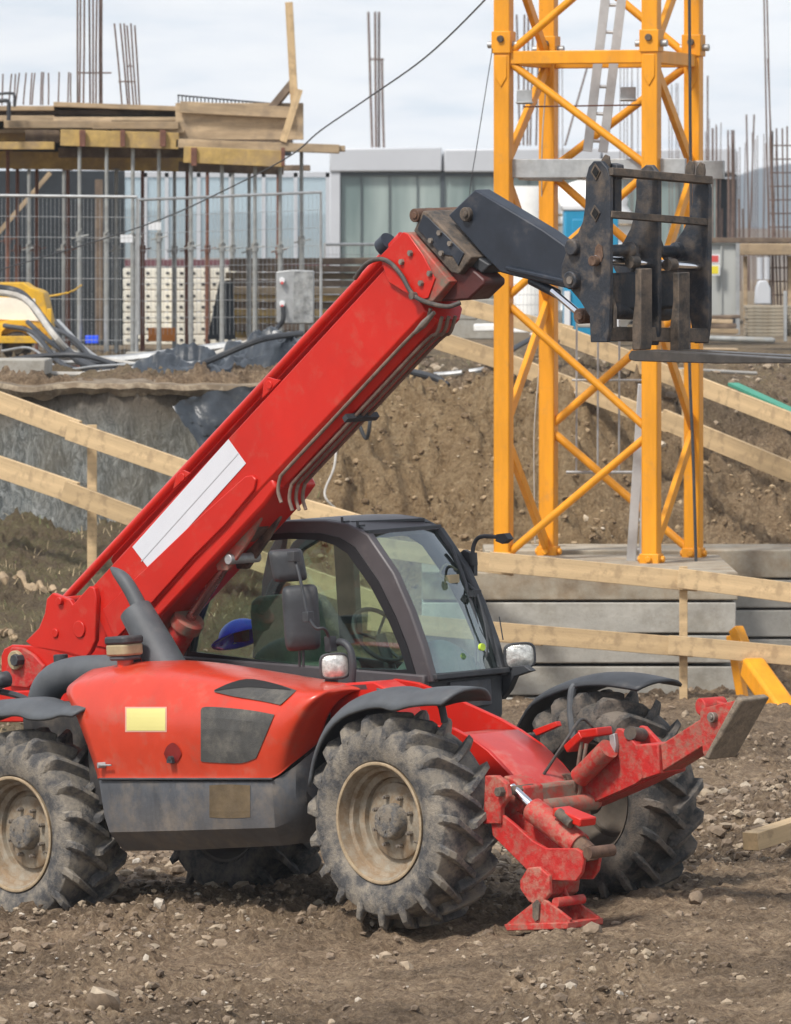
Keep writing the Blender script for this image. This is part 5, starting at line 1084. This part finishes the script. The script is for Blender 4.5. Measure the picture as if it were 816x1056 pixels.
wb('deck_slab', -70, 181, 113, 119, 91.4, 2.5, M_dkwood, 'dark slab edge between the deck boards', 'slab', None)
wb('deck_board', 55, 182, 120.5, 124.5, 90.9, 4, M_wood2, 'pale plank under the slab edge in the middle of the deck', 'board', 'timber boards and beams of the raised deck')
wb('deck_board', -70, 110, 133, 137, 91.3, 3, M_wood2, 'thin plank above the far left yellow beam', 'board', 'timber boards and beams of the raised deck')
wb('timber_beam', -70, 30, 137, 145, 91.6, .2, M_ybeam, 'yellow brown beam end at the far left under the thin plank', 'beam', 'timber boards and beams of the raised deck')
wb('deck_board', -70, 56, 119, 125, 91.1, 4, M_wood2, 'second board below the slab at the far left', 'board', G3)
wb('deck_board', 4, 115, 124, 132, 90.6, .3, M_wood2, 'wide weathered board below the deck at left', 'board', G3)
wb('deck_board', 95, 184, 125, 133, 90.4, .3, M_wood2, 'wide weathered board below the deck, middle', 'board', G3)
wb('deck_board', 115, 190, 133, 137, 90.5, .9, M_wood2, 'thin plank under the wide boards', 'board', G3)
wb('timber_beam', 26, 62, 134, 147, 91.0, .3, M_dkwood, 'short dark beam end under the deck boards', 'beam', G3)
wb('timber_beam', 62, 184, 135, 152, 90.2, .16, M_ybeam, 'yellow beam carrying the middle of the deck', 'beam', G3, skew=.03)
wb('timber_beam', -70, 56, 146, 154, 90.6, .2, M_ybeam, 'yellow beam at the far left with pale ends', 'beam', G3)
wb('timber_beam', -70, 240, 157, 175, 94, .2, M_ybeam, 'long yellow brown beam behind the front props', 'beam', G3, skew=.018)
wb('timber_beam', 60, 190, 152, 162, 92.5, .5, M_dkwood, 'dark beam in the shade under the deck', 'beam', G3)
wb('formwork_board', 181, 313, 106, 144, 90.6, .06, M_wood2, 'upright formwork board at the right end of the deck', 'formwork board', G3, skew=.0)
wb('formwork_board', 185, 300, 107, 119, 90.5, .07, M_wood2, 'long pale plank nailed along the top of the upright formwork board', 'plank', G3, skew=.05)
wb('deck_slab', 185, 300, 112, 150, 91, 2, M_dkwood, 'dark deck end behind the upright formwork board', 'slab', None)
wb('deck_board', 181, 350, 146, 155, 90.2, .35, M_wood2, 'long plank below the upright board, sticking out to the right', 'board', G3, skew=.035)
wb('deck_board', 310, 356, 150, 156, 90.4, .3, M_wood2, 'plank end jutting out at the right of the deck', 'board', G3)
wb('timber_beam', 189, 293, 153, 170, 90.0, .16, M_ybeam, 'yellow beam under the right end of the deck', 'beam', G3, skew=.045)
wb('timber_beam', 184, 292, 168, 178, 91.5, .5, M_dkwood, 'dark beam under the right end of the deck', 'beam', G3, skew=.03)
wb('timber_beam', 230, 320, 170, 176, 94.5, .2, M_dkwood, 'dark rear beam at the right of the deck', 'beam', G3)
plank((298, 2, 90.3), (304, 112, 90.3), .10, .08, 'upright batten at the right end of the deck', 'batten', M_wood, G3)
plank((309, 92, 90.2), (292, 146, 90.2), .09, .06, 'short pale batten slanting over the upright formwork board', 'batten', M_wood, G3)
plank((303, 84, 90.4), (280, 112, 90.6), .10, .06, 'dark slanting brace beside the upright batten', 'brace', M_dkwood, G3)
for i, (xa, xb) in enumerate(((82, 88), (165, 171), (197, 203), (290, 294), (124, 129))):
    o = wb('beam_clamp', xa, xb, 134 if xb < 180 else 152, 151 if xb < 180 else 171, 90.12 if xb < 180 else 89.95, .06, M_rust, ['rusty clamp on the yellow beam, left end', 'rusty clamp on the yellow middle beam, right end', 'rusty clamp at the left of the right hand yellow beam', 'rusty clamp at the right end of the right hand yellow beam', 'rusty clamp under the middle of the deck'][i], 'clamp', 'clamps on the beams')
# props
def make_prop(mat):
    e = bpy.data.objects.new('steel_prop', None); COL.objects.link(e)
    MB().tube([(0, 0, .0), (0, 0, 1.55)], .033, 10).build('outer_tube', mat, e)
    MB().tube([(0, 0, 1.5), (0, 0, 2.75)], .025, 10).build('inner_tube', mat, e)
    mb = MB(); mb.tube([(0, 0, 1.50), (0, 0, 1.62)], .045, 10); mb.tube([(-.10, -.02, 1.53), (.12, -.04, 1.58)], .010, 6); mb.tube([(-.02, -.05, 1.60), (.03, -.06, 1.66)], .008, 6); mb.build('adjusting_collar', mat, e)
    MB().box((0, 0, .005), (.12, .12, .01)).build('base_plate', mat, e); MB().box((0, 0, 2.745), (.12, .12, .01)).build('head_plate', mat, e); return e
pg, pr = make_prop(M_propgrey), make_prop(M_rust); used = set()
PR = [(82, 148, 366, 0, 90.3), (110, 150, 368, 0, 90.3), (137, 151, 372, 0, 90.3), (164, 150, 362, 0, 90.4), (197, 166, 352, 0, 90.2), (229, 168, 345, 0, 90.2), (263, 168, 345, 0, 90.2), (289, 171, 345, 0, 90.3), (311, 156, 345, 0, 90.6),
      (18, 174, 350, 1, 94.5), (38, 174, 350, 1, 94.5), (70, 175, 352, 1, 93.5), (147, 175, 350, 1, 95), (193, 175, 346, 1, 95), (120, 174, 352, 0, 94), (180, 176, 350, 0, 95.5), (257, 178, 345, 0, 95.5), (30, 174, 350, 0, 96.5), (66, 174, 350, 0, 96.5), (287, 178, 345, 1, 96.5), (214, 176, 348, 1, 97.5), (240, 176, 348, 0, 98), (8, 155, 350, 1, 92)]
go = sorted([p for p in PR if p[3] == 0]); ro = sorted([p for p in PR if p[3] == 1])
for p_ in PR:
    x, y0, y1, k, d = p_; src = (pg, pr)[k]
    o = src if k not in used else copy_tree(src); used.add(k)
    top = W(x, y0, d); base = W(x, 0, d); base.z = PLZ; o.location = (base.x, d, PLZ); o.scale = (1, 1, (top.z-PLZ)/2.75)
    lst = go if k == 0 else ro; n_ = lst.index(p_)
    tag(o, ('grey' if k == 0 else 'rusty brown')+' steel prop under the deck, '+ORD[n_]+(' grey' if k == 0 else ' brown')+' one from the left', 'steel prop', 'steel props under the deck')
for x, y, d in ((130, 246, 89.9), (159, 233, 89.9)):
    wb('tag_sign', x-6, x+7, y-4, y+4, d, .01, M_white, 'small white sign on the wire, '+('left' if x < 140 else 'right')+' of the two', 'sign', 'small white signs on the fence', 0)
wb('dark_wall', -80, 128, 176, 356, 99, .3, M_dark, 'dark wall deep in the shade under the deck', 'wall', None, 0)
plank((-5, 244, 97), (52, 178, 97), .06, .06, 'timber brace slanting against the dark wall', 'brace', M_wood2)
wb('wood_column', 98, 106, 185, 350, 98.4, .1, M_dkwood, 'brown timber column at the edge of the dark wall', 'column')
# ================================================================== rebar
rr = random.Random(21)
def rebar(group, clusters, lab, cat='rebar'):
    pass
def rods(name, lst, d, r, lab, cat, ties=()):
    e = empty(name, W(lst[0][0], lst[0][2], d), lab, cat, 'clusters of starter bars'); o_ = e.location
    for (xt, yt, yb, xb) in lst:
        dd = rr.uniform(-.12, .12); mb = MB(); mb.tube([W(xt, yt, d+dd)-o_, W((xt+xb)/2+rr.uniform(-.4, .4), (yt+yb)/2, d+dd)-o_, W(xb, yb, d+dd)-o_], r, 6); mb.build('bar', M_rebar, e)
    for (xa, xb, y) in ties: mb = MB(); mb.tube([W(xa, y, d)-o_, W(xb, y, d)-o_], r*.8, 6); mb.build('tie', M_rebar, e)
rods('starter_bars', [(3, 76, 108, 2), (12, 76, 108, 9), (16, 76, 108, 14), (20, 75, 108, 16), (27, 75, 108, 24), (33, 75, 108, 31), (36, 75, 108, 33), (43, 74, 108, 42), (45, 74, 108, 44), (50, 75, 108, 50), (61, 74, 108, 60), (71, 74, 107, 70), (73, 75, 107, 73)], 91.6, .011, 'row of short starter bars above the left of the deck', 'rebar')
rods('starter_bars', [(80, -10, 108, 80), (83, -5, 108, 82), (87, -10, 108, 86), (92, -10, 108, 93), (96, -10, 108, 96), (100, -10, 108, 99), (103, -10, 108, 103), (105, -10, 108, 105)], 91.6, .014, 'tall bundle of starter bars above the deck', 'rebar', [(80, 115, 75)])
rods('starter_bars', [(118, 24, 110, 126), (124, 24, 111, 132), (128, 24, 111, 134), (131, 26, 111, 138), (135, 24, 111, 141), (139, 26, 111, 144)], 91.6, .013, 'leaning bundle of starter bars above the middle of the deck', 'rebar', [(131, 137, 68), (122, 140, 84)])
rods('starter_bars', [(380, 12, 152, 384), (387, 12, 152, 388), (391, 12, 152, 391), (394, 60, 152, 396)], 152.5, .03, 'tall starter bars rising over the glass building', 'rebar', [(382, 396, 61)])
rods('starter_bars', [(533, 15, 150, 536), (541, 15, 150, 540), (545, 15, 150, 544), (550, 20, 150, 547), (556, 30, 150, 553), (607, 65, 150, 583)], 120, .018, 'starter bars seen between the left mast legs', 'rebar')
rods('starter_bars', [(730, 78, 260, 729), (735, 132, 300, 735), (739, 130, 300, 740), (751, 134, 290, 751), (755, 134, 290, 756), (757, 134, 300, 756), (770, 118, 300, 773), (778, 118, 300, 771), (766, 215, 310, 768), (745, 215, 300, 744), (762, 205, 300, 763)], 118, .016, 'scattered starter bars right of the forks', 'rebar')
rods('rebar_cage', [(788, -10, 330, 795), (791, -10, 330, 799), (792, 60, 330, 803), (801, 132, 330, 806), (807, 132, 330, 810), (812, 130, 330, 813), (818, 120, 330, 818), (797, 135, 330, 796), (826, 130, 330, 825)], 100, .013, 'tall rebar cage of a column at the right edge', 'rebar', [(794, 826, y) for y in range(150, 330, 14)])
for gi, (x0_, n_, y_, d_, lab_) in enumerate(((728, 7, 128, 126, 'thin starter bars just right of the fork carriage'), (752, 8, 150, 130, 'thin starter bars in the distance left of the rebar cage'), (776, 9, 140, 135, 'thin distant starter bars behind the rebar cage'), (570, 6, 70, 140, 'thin distant starter bars between the left mast legs'), (640, 8, 62, 138, 'thin distant starter bars behind the ladder'), (690, 6, 88, 136, 'thin distant starter bars between the right mast legs'))):
    rods('starter_bars', [(x0_+k*rr.uniform(2.6, 4.2), y_+rr.uniform(-6, 8), 300, x0_+k*3.3+rr.uniform(-2, 2)) for k in range(n_-2)], d_, .009, lab_, 'rebar')
# reinforcement comb on deck edge
e = empty('mesh_comb', W(183, 104, 90.8), 'black reinforcement comb on top of the right deck board', 'rebar'); o_ = e.location
mb = MB(); mb.tube([W(183, 98, 90.8)-o_, W(284, 107, 90.8)-o_], .012, 6)
for k in range(26): x = 184+k*3.9; y = 98+(x-183)*.089; mb.tube([W(x, y-.5, 90.8)-o_, W(x, y+8, 90.8)-o_], .009, 5)
mb.build('comb', M_blackpl, e)
e = empty('steel_bracket', W(2, 120, 91), 'black steel bracket at the left edge of the deck', 'bracket'); o_ = e.location
mb = MB(); mb.tube(crom([W(x, y, 90.4)-o_ for x, y in ((-5, 97), (12, 96), (15, 100), (15, 110))], 12), .02, 6); mb.tube(crom([W(x, y, 90.4)-o_ for x, y in ((-4, 104), (8, 104), (9, 112), (9, 124))], 12), .03, 6); mb.build('hoop', M_blackpl, e)
# ================================================================== FENCE PANELS
def fence_panel(x0, x1, yt0, yt1, yb, d0, d1, lab, step):
    e = empty('wire_fence', W((x0+x1)/2, yb, (d0+d1)/2), lab, 'fence panel', 'temporary wire fence panels'); o_ = e.location
    def q(t, py0, py1): return W(x0+(x1-x0)*t, py0+(py1-py0)*t, d0+(d1-d0)*t)-o_
    fr = MB(); fr.tube([q(0, yb, yb), q(0, yt0, yt1), q(1, yt0, yt1), q(1, yb, yb)], .022, 8); fr.build('frame', M_galv, e)
    mb = MB(); n = int((x1-x0)/step)
    for k in range(1, n):
        t = k/n; mb.tube([q(t, yt0, yt1), q(t, yb, yb)], .0021, 4, False)
    for k in range(1, 8):
        f_ = k/8; mb.tube([q(0, yt0+(yb-yt0)*f_, 0)if 0 else W(x0, yt0+(yb-yt0)*f_, d0)-o_, W(x1, yt1+(yb-yt1)*f_, d1)-o_], .0032, 4, False)
    mb.build('wire_mesh', M_galv, e, smooth=0)
    fo = MB(); fo.box(q(1, yb, yb)+Vector((0, 0, .05)), (.25, .6, .12)); fo.build('foot', M_conc, e, bevel=.01)
fence_panel(-150, 141, 200, 203, 372, 87, 87, 'wire fence panel in front of the yellow machine', 4.2)
fence_panel(143, 331, 206, 198, 345, 86.9, 88, 'wire fence panel in front of the white formwork stack', 4.2)
fence_panel(335, 560, 252, 252, 335, 100, 104, 'wire fence panel in front of the glass building', 4.0)
# ================================================================== THINGS ON THE SITE
def wthing(name, x, y, d, lab, cat, grp=None): e = empty(name, W(x, y, d), lab, cat, grp); e.location.z = max(PLZ, e.location.z); return e
# compressor
e = empty('compressor', Vector((W(20, 370, 81).x, 81, PLZ)), 'yellow site compressor on wheels behind the fence', 'compressor'); sc_ = 81/FP
def L_(x, y, dd=0): return W(x, y, 81+dd)-e.location
prof = [(-60, 345), (-60, 300), (-20, 291), (24, 291), (31, 296), (40, 299), (45, 302), (52, 334), (50, 346)]
mb = MB(); mb.prism([L_(x, y) for x, y in prof], (0, 1.2, 0)); mb.build('body', M_yel, e, bevel=.02)
mb = MB(); mb.prism([L_(x, y, -.012) for x, y in ((-30, 305), (36, 308), (40, 331), (-30, 328))], (0, .012, 0)); mb.build('white_panel', M_panelw, e, smooth=0)
mb = MB(); c_ = L_(17, 357, -.1); mb.tube([c_, c_+Vector((0, .2, 0))], .17, 24); mb.build('tyre', M_tyredark, e, bevel=.03)
mb = MB(); mb.tube([c_-Vector((0, .01, 0)), c_+Vector((0, .02, 0))], .09, 18); mb.build('rim', M_rim, e)
mb = MB(); mb.prism([L_(x, y, -.15) for x, y in ((-5, 352), (-3, 336), (8, 330), (28, 330), (40, 338), (42, 350), (36, 350), (34, 341), (26, 336), (8, 336), (2, 342), (0, 352))], (0, .3, 0)); mb.build('mudguard', M_yel, e, bevel=.006)
mb = MB(); mb.beam(L_(-60, 350), L_(50, 350), .8, .08); mb.beam(L_(51, 318, -.1), L_(51, 368, -.1), .05, .05); mb.build('undercarriage', M_yel, e, bevel=.006)
# electrical cabinet
e = empty('power_cabinet', Vector((W(304, 360, 84).x, 84, PLZ)), 'grey site power cabinet on legs beside the boom', 'cabinet')
def L_(x, y, dd=0): return W(x, y, 84+dd)-e.location
mb = MB(); mb.prism([L_(x, y) for x, y in ((285, 280), (302, 278), (324, 279), (324, 334), (302, 334), (285, 333))], (0, .3, 0)); mb.build('cabinet_body', M_galv, e, bevel=.01)
mb = MB(); mb.prism([L_(x, y, -.02) for x, y in ((303, 279.5), (323, 280), (323, 333), (303, 333))], (0, .02, 0)); mb.build('cabinet_door', paint('streaky grey door', (.26, .27, .27), .5, .2, var=.6, vs=12, dirt=(.4, .4, .38), da=.5, ds=20), e, bevel=.003)
for y in (289, 313): mb = MB(); c_ = L_(291, y, -.06); mb.tube([c_, c_+Vector((0, .08, 0))], .035, 12); mb.build('socket', M_white, e, bevel=.004); mb = MB(); mb.tube([c_+Vector((0, -.01, -.03)), c_+Vector((0, .03, -.03))], .018, 8); mb.build('plug', M_signred, e)
for x in (288, 320): mb = MB(); mb.beam(L_(x, 333, .1), L_(x, 333, .1)+Vector((0, 0, -L_(x, 333, .1).z)), .04, .04); mb.build('leg', M_galv, e)
cable('hose', [(292, 316, 83.9), (292, 330, 83.9), (286, 338, 83.9), (280, 344, 83.5)], .03, M_blackpl, 'short black lead plugged into the power cabinet', 'cable', 14)
cable('cord', [(45, 306, 86), (60, 304, 86), (75, 300, 86), (84, 294, 89)], .012, M_yel, 'thin yellow cord running from the machine to a prop', 'cord', 14)
# white formwork panels
G4 = 'white perforated formwork panels in a stack'
def fpanel(x0, x1, y0, y1, d, lab, first):
    a = W(x0, y0, d); b = W(x1, y1, d)
    e = empty('formwork_element', ((a.x+b.x)/2, d, b.z), lab, 'formwork panel', G4); h = a.z-b.z; w_ = b.x-a.x
    MB().box((0, .4, h/2), (w_, .8, h-.015)).build('panel_body', M_panelw, e, bevel=.01)
    for k in range(5): mb = MB(); x_ = -w_/2+w_*(k+.5)/5; mb.box((x_, -.004, h/2), (.045, .012, .03)); mb.build('hole', M_dark, e, smooth=0)
ys_ = [276, 287, 299, 311, 322, 333, 345, 356]
for k in range(7):
    nm = ['top', 'second', 'third', 'fourth', 'fifth', 'sixth', 'bottom'][k]
    fpanel(127, 178, ys_[k], ys_[k+1], 98, nm+' white panel of the left stack, between the props', 0); fpanel(181, 243-(k % 2)*5, ys_[k], ys_[k+1], 97.5, nm+' white panel of the right stack, beside the timber', 0)
o = wb('tool_box', 153, 180, 338, 352, 94, .4, paint('orange plastic', (.6, .2, .03), .6), 'small orange box on the ground below the white panels', 'box')
o = wb('bucket', 88, 101, 346, 354, 90, .3, M_blue, 'small blue bucket at the foot of a grey prop', 'bucket')
# dark leaning panel + timber stack
mb = MB(); mb.prism([W(x, y, 93) for x, y in ((226, 290), (240, 290), (243, 350), (214, 350))], (0, .05, 0)); mb.build('leaning_panel', M_dark, label='black panel leaning between the white panels and the timber', cat='panel', origin=W(228, 350, 93))
G5 = 'timbers stacked behind the power cabinet'
y = 266
cols = [M_dkwood, M_dkwood, M_wood2, M_dkwood, M_wood2, M_ybeam, M_dkwood, M_ybeam, M_ybeam, M_dkwood, M_ybeam]
for k in range(11):
    h = 7.6; x0 = 236+rr.uniform(-4, 6); x1 = 398+rr.uniform(-8, 14)
    wb('stacked_timber', x0, x1, y, y+h-.9, 96+rr.uniform(-.15, .15), 1.2, cols[k], ORD[k]+' timber layer from the top of the stack behind the power cabinet', 'timber', G5, .01, rr.uniform(-.01, .01)); y += h
# pale screens behind the deck
e = empty('glass_screen', Vector((W(230, 270, 112).x, 112, PLZ)), 'pale glazed screen wall behind the props', 'screen wall')
def L_(x, y, dd=0): return W(x, y, 112+dd)-e.location
xs_ = [126, 150, 172, 205, 238, 272, 305, 338]
for a_, b_ in zip(xs_[:-1], xs_[1:]): mb = MB(); mb.prism([L_(x, y) for x, y in ((a_+.8, 181), (b_-.8, 181), (b_-.8, 266), (a_+.8, 266))], (0, .02, 0)); mb.build('pane', M_screen, e, smooth=0)
for a_ in xs_: mb = MB(); mb.beam(L_(a_, 178), L_(a_, 335), .06, .06); mb.build('mullion', M_fascia, e)
mb = MB(); mb.beam(L_(124, 271), L_(340, 271), .10, .10); mb.build('bottom_rail', paint('maroon rail', (.13, .05, .06), .6), e)
mb = MB(); mb.beam(L_(124, 180), L_(340, 180), .06, .08); mb.build('top_rail', M_fascia, e)
# glass building
DB = 150.
e = empty('glass_building', Vector((W(520, 300, DB).x, DB, PLZ)), 'low glazed building with a light grey cladding band', 'building')
def L_(x, y, dd=0): return W(x, y, DB+dd)-e.location
mb = MB(); mb.prism([L_(x, y, .3) for x, y in ((345, 178), (760, 184), (760, 345), (345, 345))], (0, 10, 0)); mb.build('core_wall', M_dark, e)
for i, (a_, b_) in enumerate(((340, 456), (458, 620), (622, 760))):
    mb = MB(); mb.prism([L_(a_, 153+i*.8, -.2), L_(b_, 151+(i+1)*.6, -.2), L_(b_, 176+(i+1)*.8, -.2), L_(a_, 177+i*.4, -.2)], (0, 10.6, 0)); mb.build('cladding_band', M_fascia, e, bevel=.03)
for i, (a_, b_) in enumerate(((352, 372), (373, 401), (402, 430), (431, 455), (459, 487), (488, 515), (516, 545), (546, 580), (581, 620), (622, 660), (661, 700), (701, 740))):
    mb = MB(); mb.prism([L_(a_, 178.5), L_(b_, 179), L_(b_, 322), L_(a_, 322)], (0, .05, 0)); mb.build('glass_pane', M_fglass, e, smooth=0)
for x in (372.5, 401.5, 430.5, 456.5, 487.5, 515.5, 545.5, 580.5, 621, 660.5, 700.5): mb = MB(); mb.beam(L_(x, 177, -.03), L_(x, 325, -.03), .02 if x not in (456.5, 621) else .1, .05); mb.build('mullion', M_mullion, e)
mb = MB(); mb.beam(L_(350, 179, -.05), L_(760, 181, -.05), .06, .08); mb.build('head_rail', M_mullion, e)
mb = MB(); mb.prism([L_(x, y, -.15) for x, y in ((340, 177), (351, 177), (351, 345), (340, 345))], (0, .3, 0)); mb.build('corner_column', M_fascia, e, bevel=.02)
mb = MB(); mb.beam(L_(350, 300, -.05), L_(620, 300, -.05), .05, .12); mb.build('transom', M_mullion, e)
# low concrete wall right of boom
wb('concrete_wall', 380, 530, 308, 350, 105, .3, M_conc, 'grey concrete wall behind the rail planks right of the boom', 'wall', None, .02)
wb('pallet', 425, 462, 344, 358, 85, .8, M_wood2, 'weathered wooden crate on the bank top left of the mast', 'crate')
# white covered tank + blue cabin
e = empty('covered_tank', Vector((W(565, 330, 112).x, 112, PLZ)), 'bulging tank wrapped in white sheeting behind the mast', 'tank')
def L_(x, y, dd=0): return W(x, y, 112+dd)-e.location
rows = []
for j in range(26):
    t = j/25; y = 186+(345-186)*t; row = []
    for k in range(33):
        a = 2*pi*k/32; rx = (.92+.10*sin(j*1.25)+.05*sin(3*a+j))*(sin(min(1, t*6+.05)*pi/2))
        c_ = L_(600, y, 1.2); row.append(c_+Vector((rx*.90*cos(a), rx*sin(a), 0)))
    rows.append(row)
MB().grid(rows).build('wrapping', M_bag, e, smooth=60)
rows = []
for j in range(12):
    t = j/11; y = 192+150*t; rows.append([L_(546, y, .3)+Vector((.42*cos(2*pi*k/24)*(.85+.15*sin(j*1.7)), .45*sin(2*pi*k/24), 0)) for k in range(25)])
MB().grid(rows).build('side_bag', M_bag, e, smooth=60)
for y in (222, 232): mb = MB(); c_ = L_(600, y, 1.2); mb.tube([c_+Vector((.95*cos(t), 1.0*sin(t), 0)) for t in [2*pi*k/24 for k in range(25)]], .02, 6); mb.build('strap', M_wood2, e)
e = empty('site_toilet', Vector((W(606, 345, 106).x, 106, PLZ)), 'blue site toilet cabin behind the mast legs', 'toilet cabin')
def L_(x, y, dd=0): return W(x, y, 106+dd)-e.location
mb = MB(); mb.prism([L_(x, y) for x, y in ((582, 216), (638, 216), (638, 352), (582, 352))], (0, 1.1, 0)); mb.build('cabin_shell', M_teal, e, bevel=.03)
mb = MB(); mb.prism([L_(x, y, -.03) for x, y in ((590, 226), (626, 226), (626, 348), (590, 348))], (0, .03, 0)); mb.build('door', M_teal, e, bevel=.01)
mb = MB(); mb.prism([L_(x, y, -.02) for x, y in ((579, 211), (641, 211), (639, 217), (581, 217))], (0, 1.15, 0)); mb.build('roof', M_white, e, bevel=.02)
for x in (585, 635): mb = MB(); mb.prism([L_(x-3, 300, -.05), L_(x+3, 300, -.05), L_(x+3, 350, -.05), L_(x-3, 350, -.05)], (0, .05, 0)); mb.build('corner_trim', M_white, e)
# right-hand site
e = empty('site_container', Vector((W(745, 330, 108).x, 108, PLZ)), 'light grey site container right of the forks', 'container')
def L_(x, y, dd=0): return W(x, y, 108+dd)-e.location
M_cont = paint('container grey', (.40, .41, .39), .7, var=.12, vs=1, dirt=(.24, .23, .22), da=.3, ds=1, stretch=(2, 1, .5))
mb = MB(); mb.prism([L_(x, y) for x, y in ((700, 249), (762, 249), (762, 326), (700, 326))], (0, 3, 0)); mb.build('container_body', M_cont, e, bevel=.02)
for x in range(712, 762, 16): mb = MB(); mb.beam(L_(x, 252, -.02), L_(x, 324, -.02), .02, .03); mb.build('corrugation', M_cont, e)
mb = MB(); mb.beam(L_(700, 249, -.03), L_(762, 249, -.03), .06, .06); mb.beam(L_(761, 249, -.04), L_(761, 345, -.04), .06, .06); mb.build('container_frame', M_galv, e)
for nm, y0, y1, mt, lab in (('warning_sign', 262, 271.5, M_signred, 'small red sign on the grey container'), ('warning_sign', 272.5, 284, M_signyel, 'small yellow sign below the red one')):
    e2 = empty(nm, W(737, y1, 107.85), lab, 'sign'); mb = MB(); mb.box((0, 0, (y1-y0)*107.85/FP/2), (.17, .01, (y1-y0)*107.85/FP)); mb.build('sign_plate', M_white, e2); mb = MB(); mb.box((0, -.008, (y1-y0)*107.85/FP/2), (.12, .006, (y1-y0)*107.85/FP*.7)); mb.build('sign_field', mt, e2, smooth=0)
for k, (x0_, x1_, y0_, y1_) in enumerate(((724, 762, 339, 344), (728, 760, 334, 338.5), (722, 756, 329, 333.5), (732, 764, 325, 328.5))): wb('stacked_board', x0_, x1_, y0_, y1_, 95+.1*k, .8, M_dkwood if k % 2 else M_wood2, ['lowest', 'second lowest', 'second highest', 'topmost'][k]+' brown board of the small pile in front of the container', 'board', 'boards piled before the container', .01, .02*(-1)**k)
wb('kerb_beam', 722, 800, 347, 353, 92, .4, M_propgrey, 'grey steel beam on the ground below the container', 'beam', None, .03, .03)
wb('shuttering_beam', 764, 850, 251, 263, 99, .3, M_wood2, 'timber shuttering beam at the right edge', 'beam', None, .01)
wb('slab_edge', 730, 850, 245, 250, 99.5, 2, M_dkwood, 'dark slab edge above the shuttering beam', 'slab')
for i, x in enumerate((769, 784, 815)): 
    o = wb('timber_column', x-2, x+2, 264, 340, 99.3, .08, M_wood2, ['left', 'middle', 'right'][i]+' timber column under the shuttering beam', 'column', 'timber columns under the shuttering beam')
e = empty('mixer_unit', Vector((W(787, 312, 97).x, 97, W(787, 314, 97).z)), 'white and grey machine standing on the pallet of edging stones', 'machine')
def L_(x, y, dd=0): return W(x, y, 97+dd)-e.location
mb = MB(); mb.prism([L_(x, y) for x, y in ((779, 314), (780, 297), (783, 289), (791, 289), (795, 297), (796, 314))], (0, .3, 0)); mb.build('housing', M_fascia, e, bevel=.02)
for x in (784, 791): mb = MB(); mb.tube([L_(x, 288, .1), L_(x, 265, .1)], .04, 8); mb.build('filling_pipe', M_fascia, e)
G6 = 'edging stones stacked at the right'
for k in range(9):
    wb('edging_stone', 771+rr.uniform(-1, 1), 809+rr.uniform(-1, 1), 315+k*3.6, 318.2+k*3.6, 96, .9, M_conc2, ORD[k]+' layer from the top of the stacked edging stones at the right', 'edging stone', G6, .006)
    wb('edging_stone', 813+rr.uniform(-1, 1), 850, 315+k*3.6, 318.2+k*3.6, 96.3, .9, M_conc2, ORD[k]+' layer of the second edging stone stack cut by the right edge', 'edging stone', G6, .006)
wb('fence_upright', 808.5, 812, 300, 352, 95.2, .05, M_galv, 'galvanised fence upright between the two edging stone stacks', 'post')
# scattered debris on the plateau
for i, (x, y, w_, h_, d, mt, lab) in enumerate([(610, 338, 30, 5, 100, M_conc, 'pale concrete block on the soil behind the mast'), (500, 342, 22, 8, 92, M_bag, 'white sack lying left of the mast'), (742, 362, 40, 3, 86, M_wood2, 'board lying on the soil below the container'), (690, 366, 50, 3, 84, M_dkwood, 'dark board lying on the soil behind the right mast legs'), (480, 330, 24, 14, 99, M_conc, 'concrete cube behind the rail planks'), (780, 372, 36, 3, 82, M_conc2, 'long pale stone on the soil at the right')]):
    wb('debris', x-w_/2, x+w_/2, y-h_, y, d, .5, mt, lab, 'debris', None, .02, .02*(-1)**i)
# ================================================================== HILLS
def hills(y0, hfun, name, mat, seed, depth):
    xx = np.linspace(-900, 900, 400); rows = []
    for j in range(18):
        t = j/17; zz_ = PLZ-6+(hfun(xx)+6)*sin(t*pi/2)+3*fbm(xx*.05, xx*0+t*5, 3, seed)*t; rows.append([Vector((a, y0+depth*t, b)) for a, b in zip(xx, zz_)])
    MB().grid(rows).build(name, mat, smooth=60, kind='structure')
def forest(nm, lo, hi):
    m, nt, out = newmat(nm); tc = N(nt, 'TexCoord'); p = N(nt, 'BsdfPrincipled'); n = noise(nt, tc.outputs['Object'], .08, 8, .7, (1, .3, 2)); lk(nt, ramp(nt, n, [(.35, lo), (.65, hi)]), p.inputs['Base Color']); p.inputs['Roughness'].default_value = 1; lk(nt, p.outputs[0], out.inputs[0]); return m
hills(2300, lambda x: 26+13*sstep(60, 140, x)+9*fbm(x*.012, x*0, 5, 3), 'far_hills', forest('haze blue forest', (.030, .045, .055), (.060, .078, .082)), 4, 300)  # bluish tone puts part of the distance haze into the hill colour
hills(900, lambda x: 7+5*fbm(x*.02, x*0+3, 5, 9), 'near_hills', forest('near scrub', (.09, .065, .045), (.17, .13, .09)), 6, 80)
# ================================================================== HAZE
m, nt, out = newmat('thin air'); pv = N(nt, 'VolumePrincipled'); pv.inputs['Color'].default_value = (.80, .88, .97, 1); pv.inputs['Density'].default_value = HAZE; lk(nt, pv.outputs[0], out.inputs['Volume'])
mb = MB(); mb.box((0, 1300, 48), (2200, 2900, 116)); hz = mb.build('haze', m, smooth=0, kind='stuff')
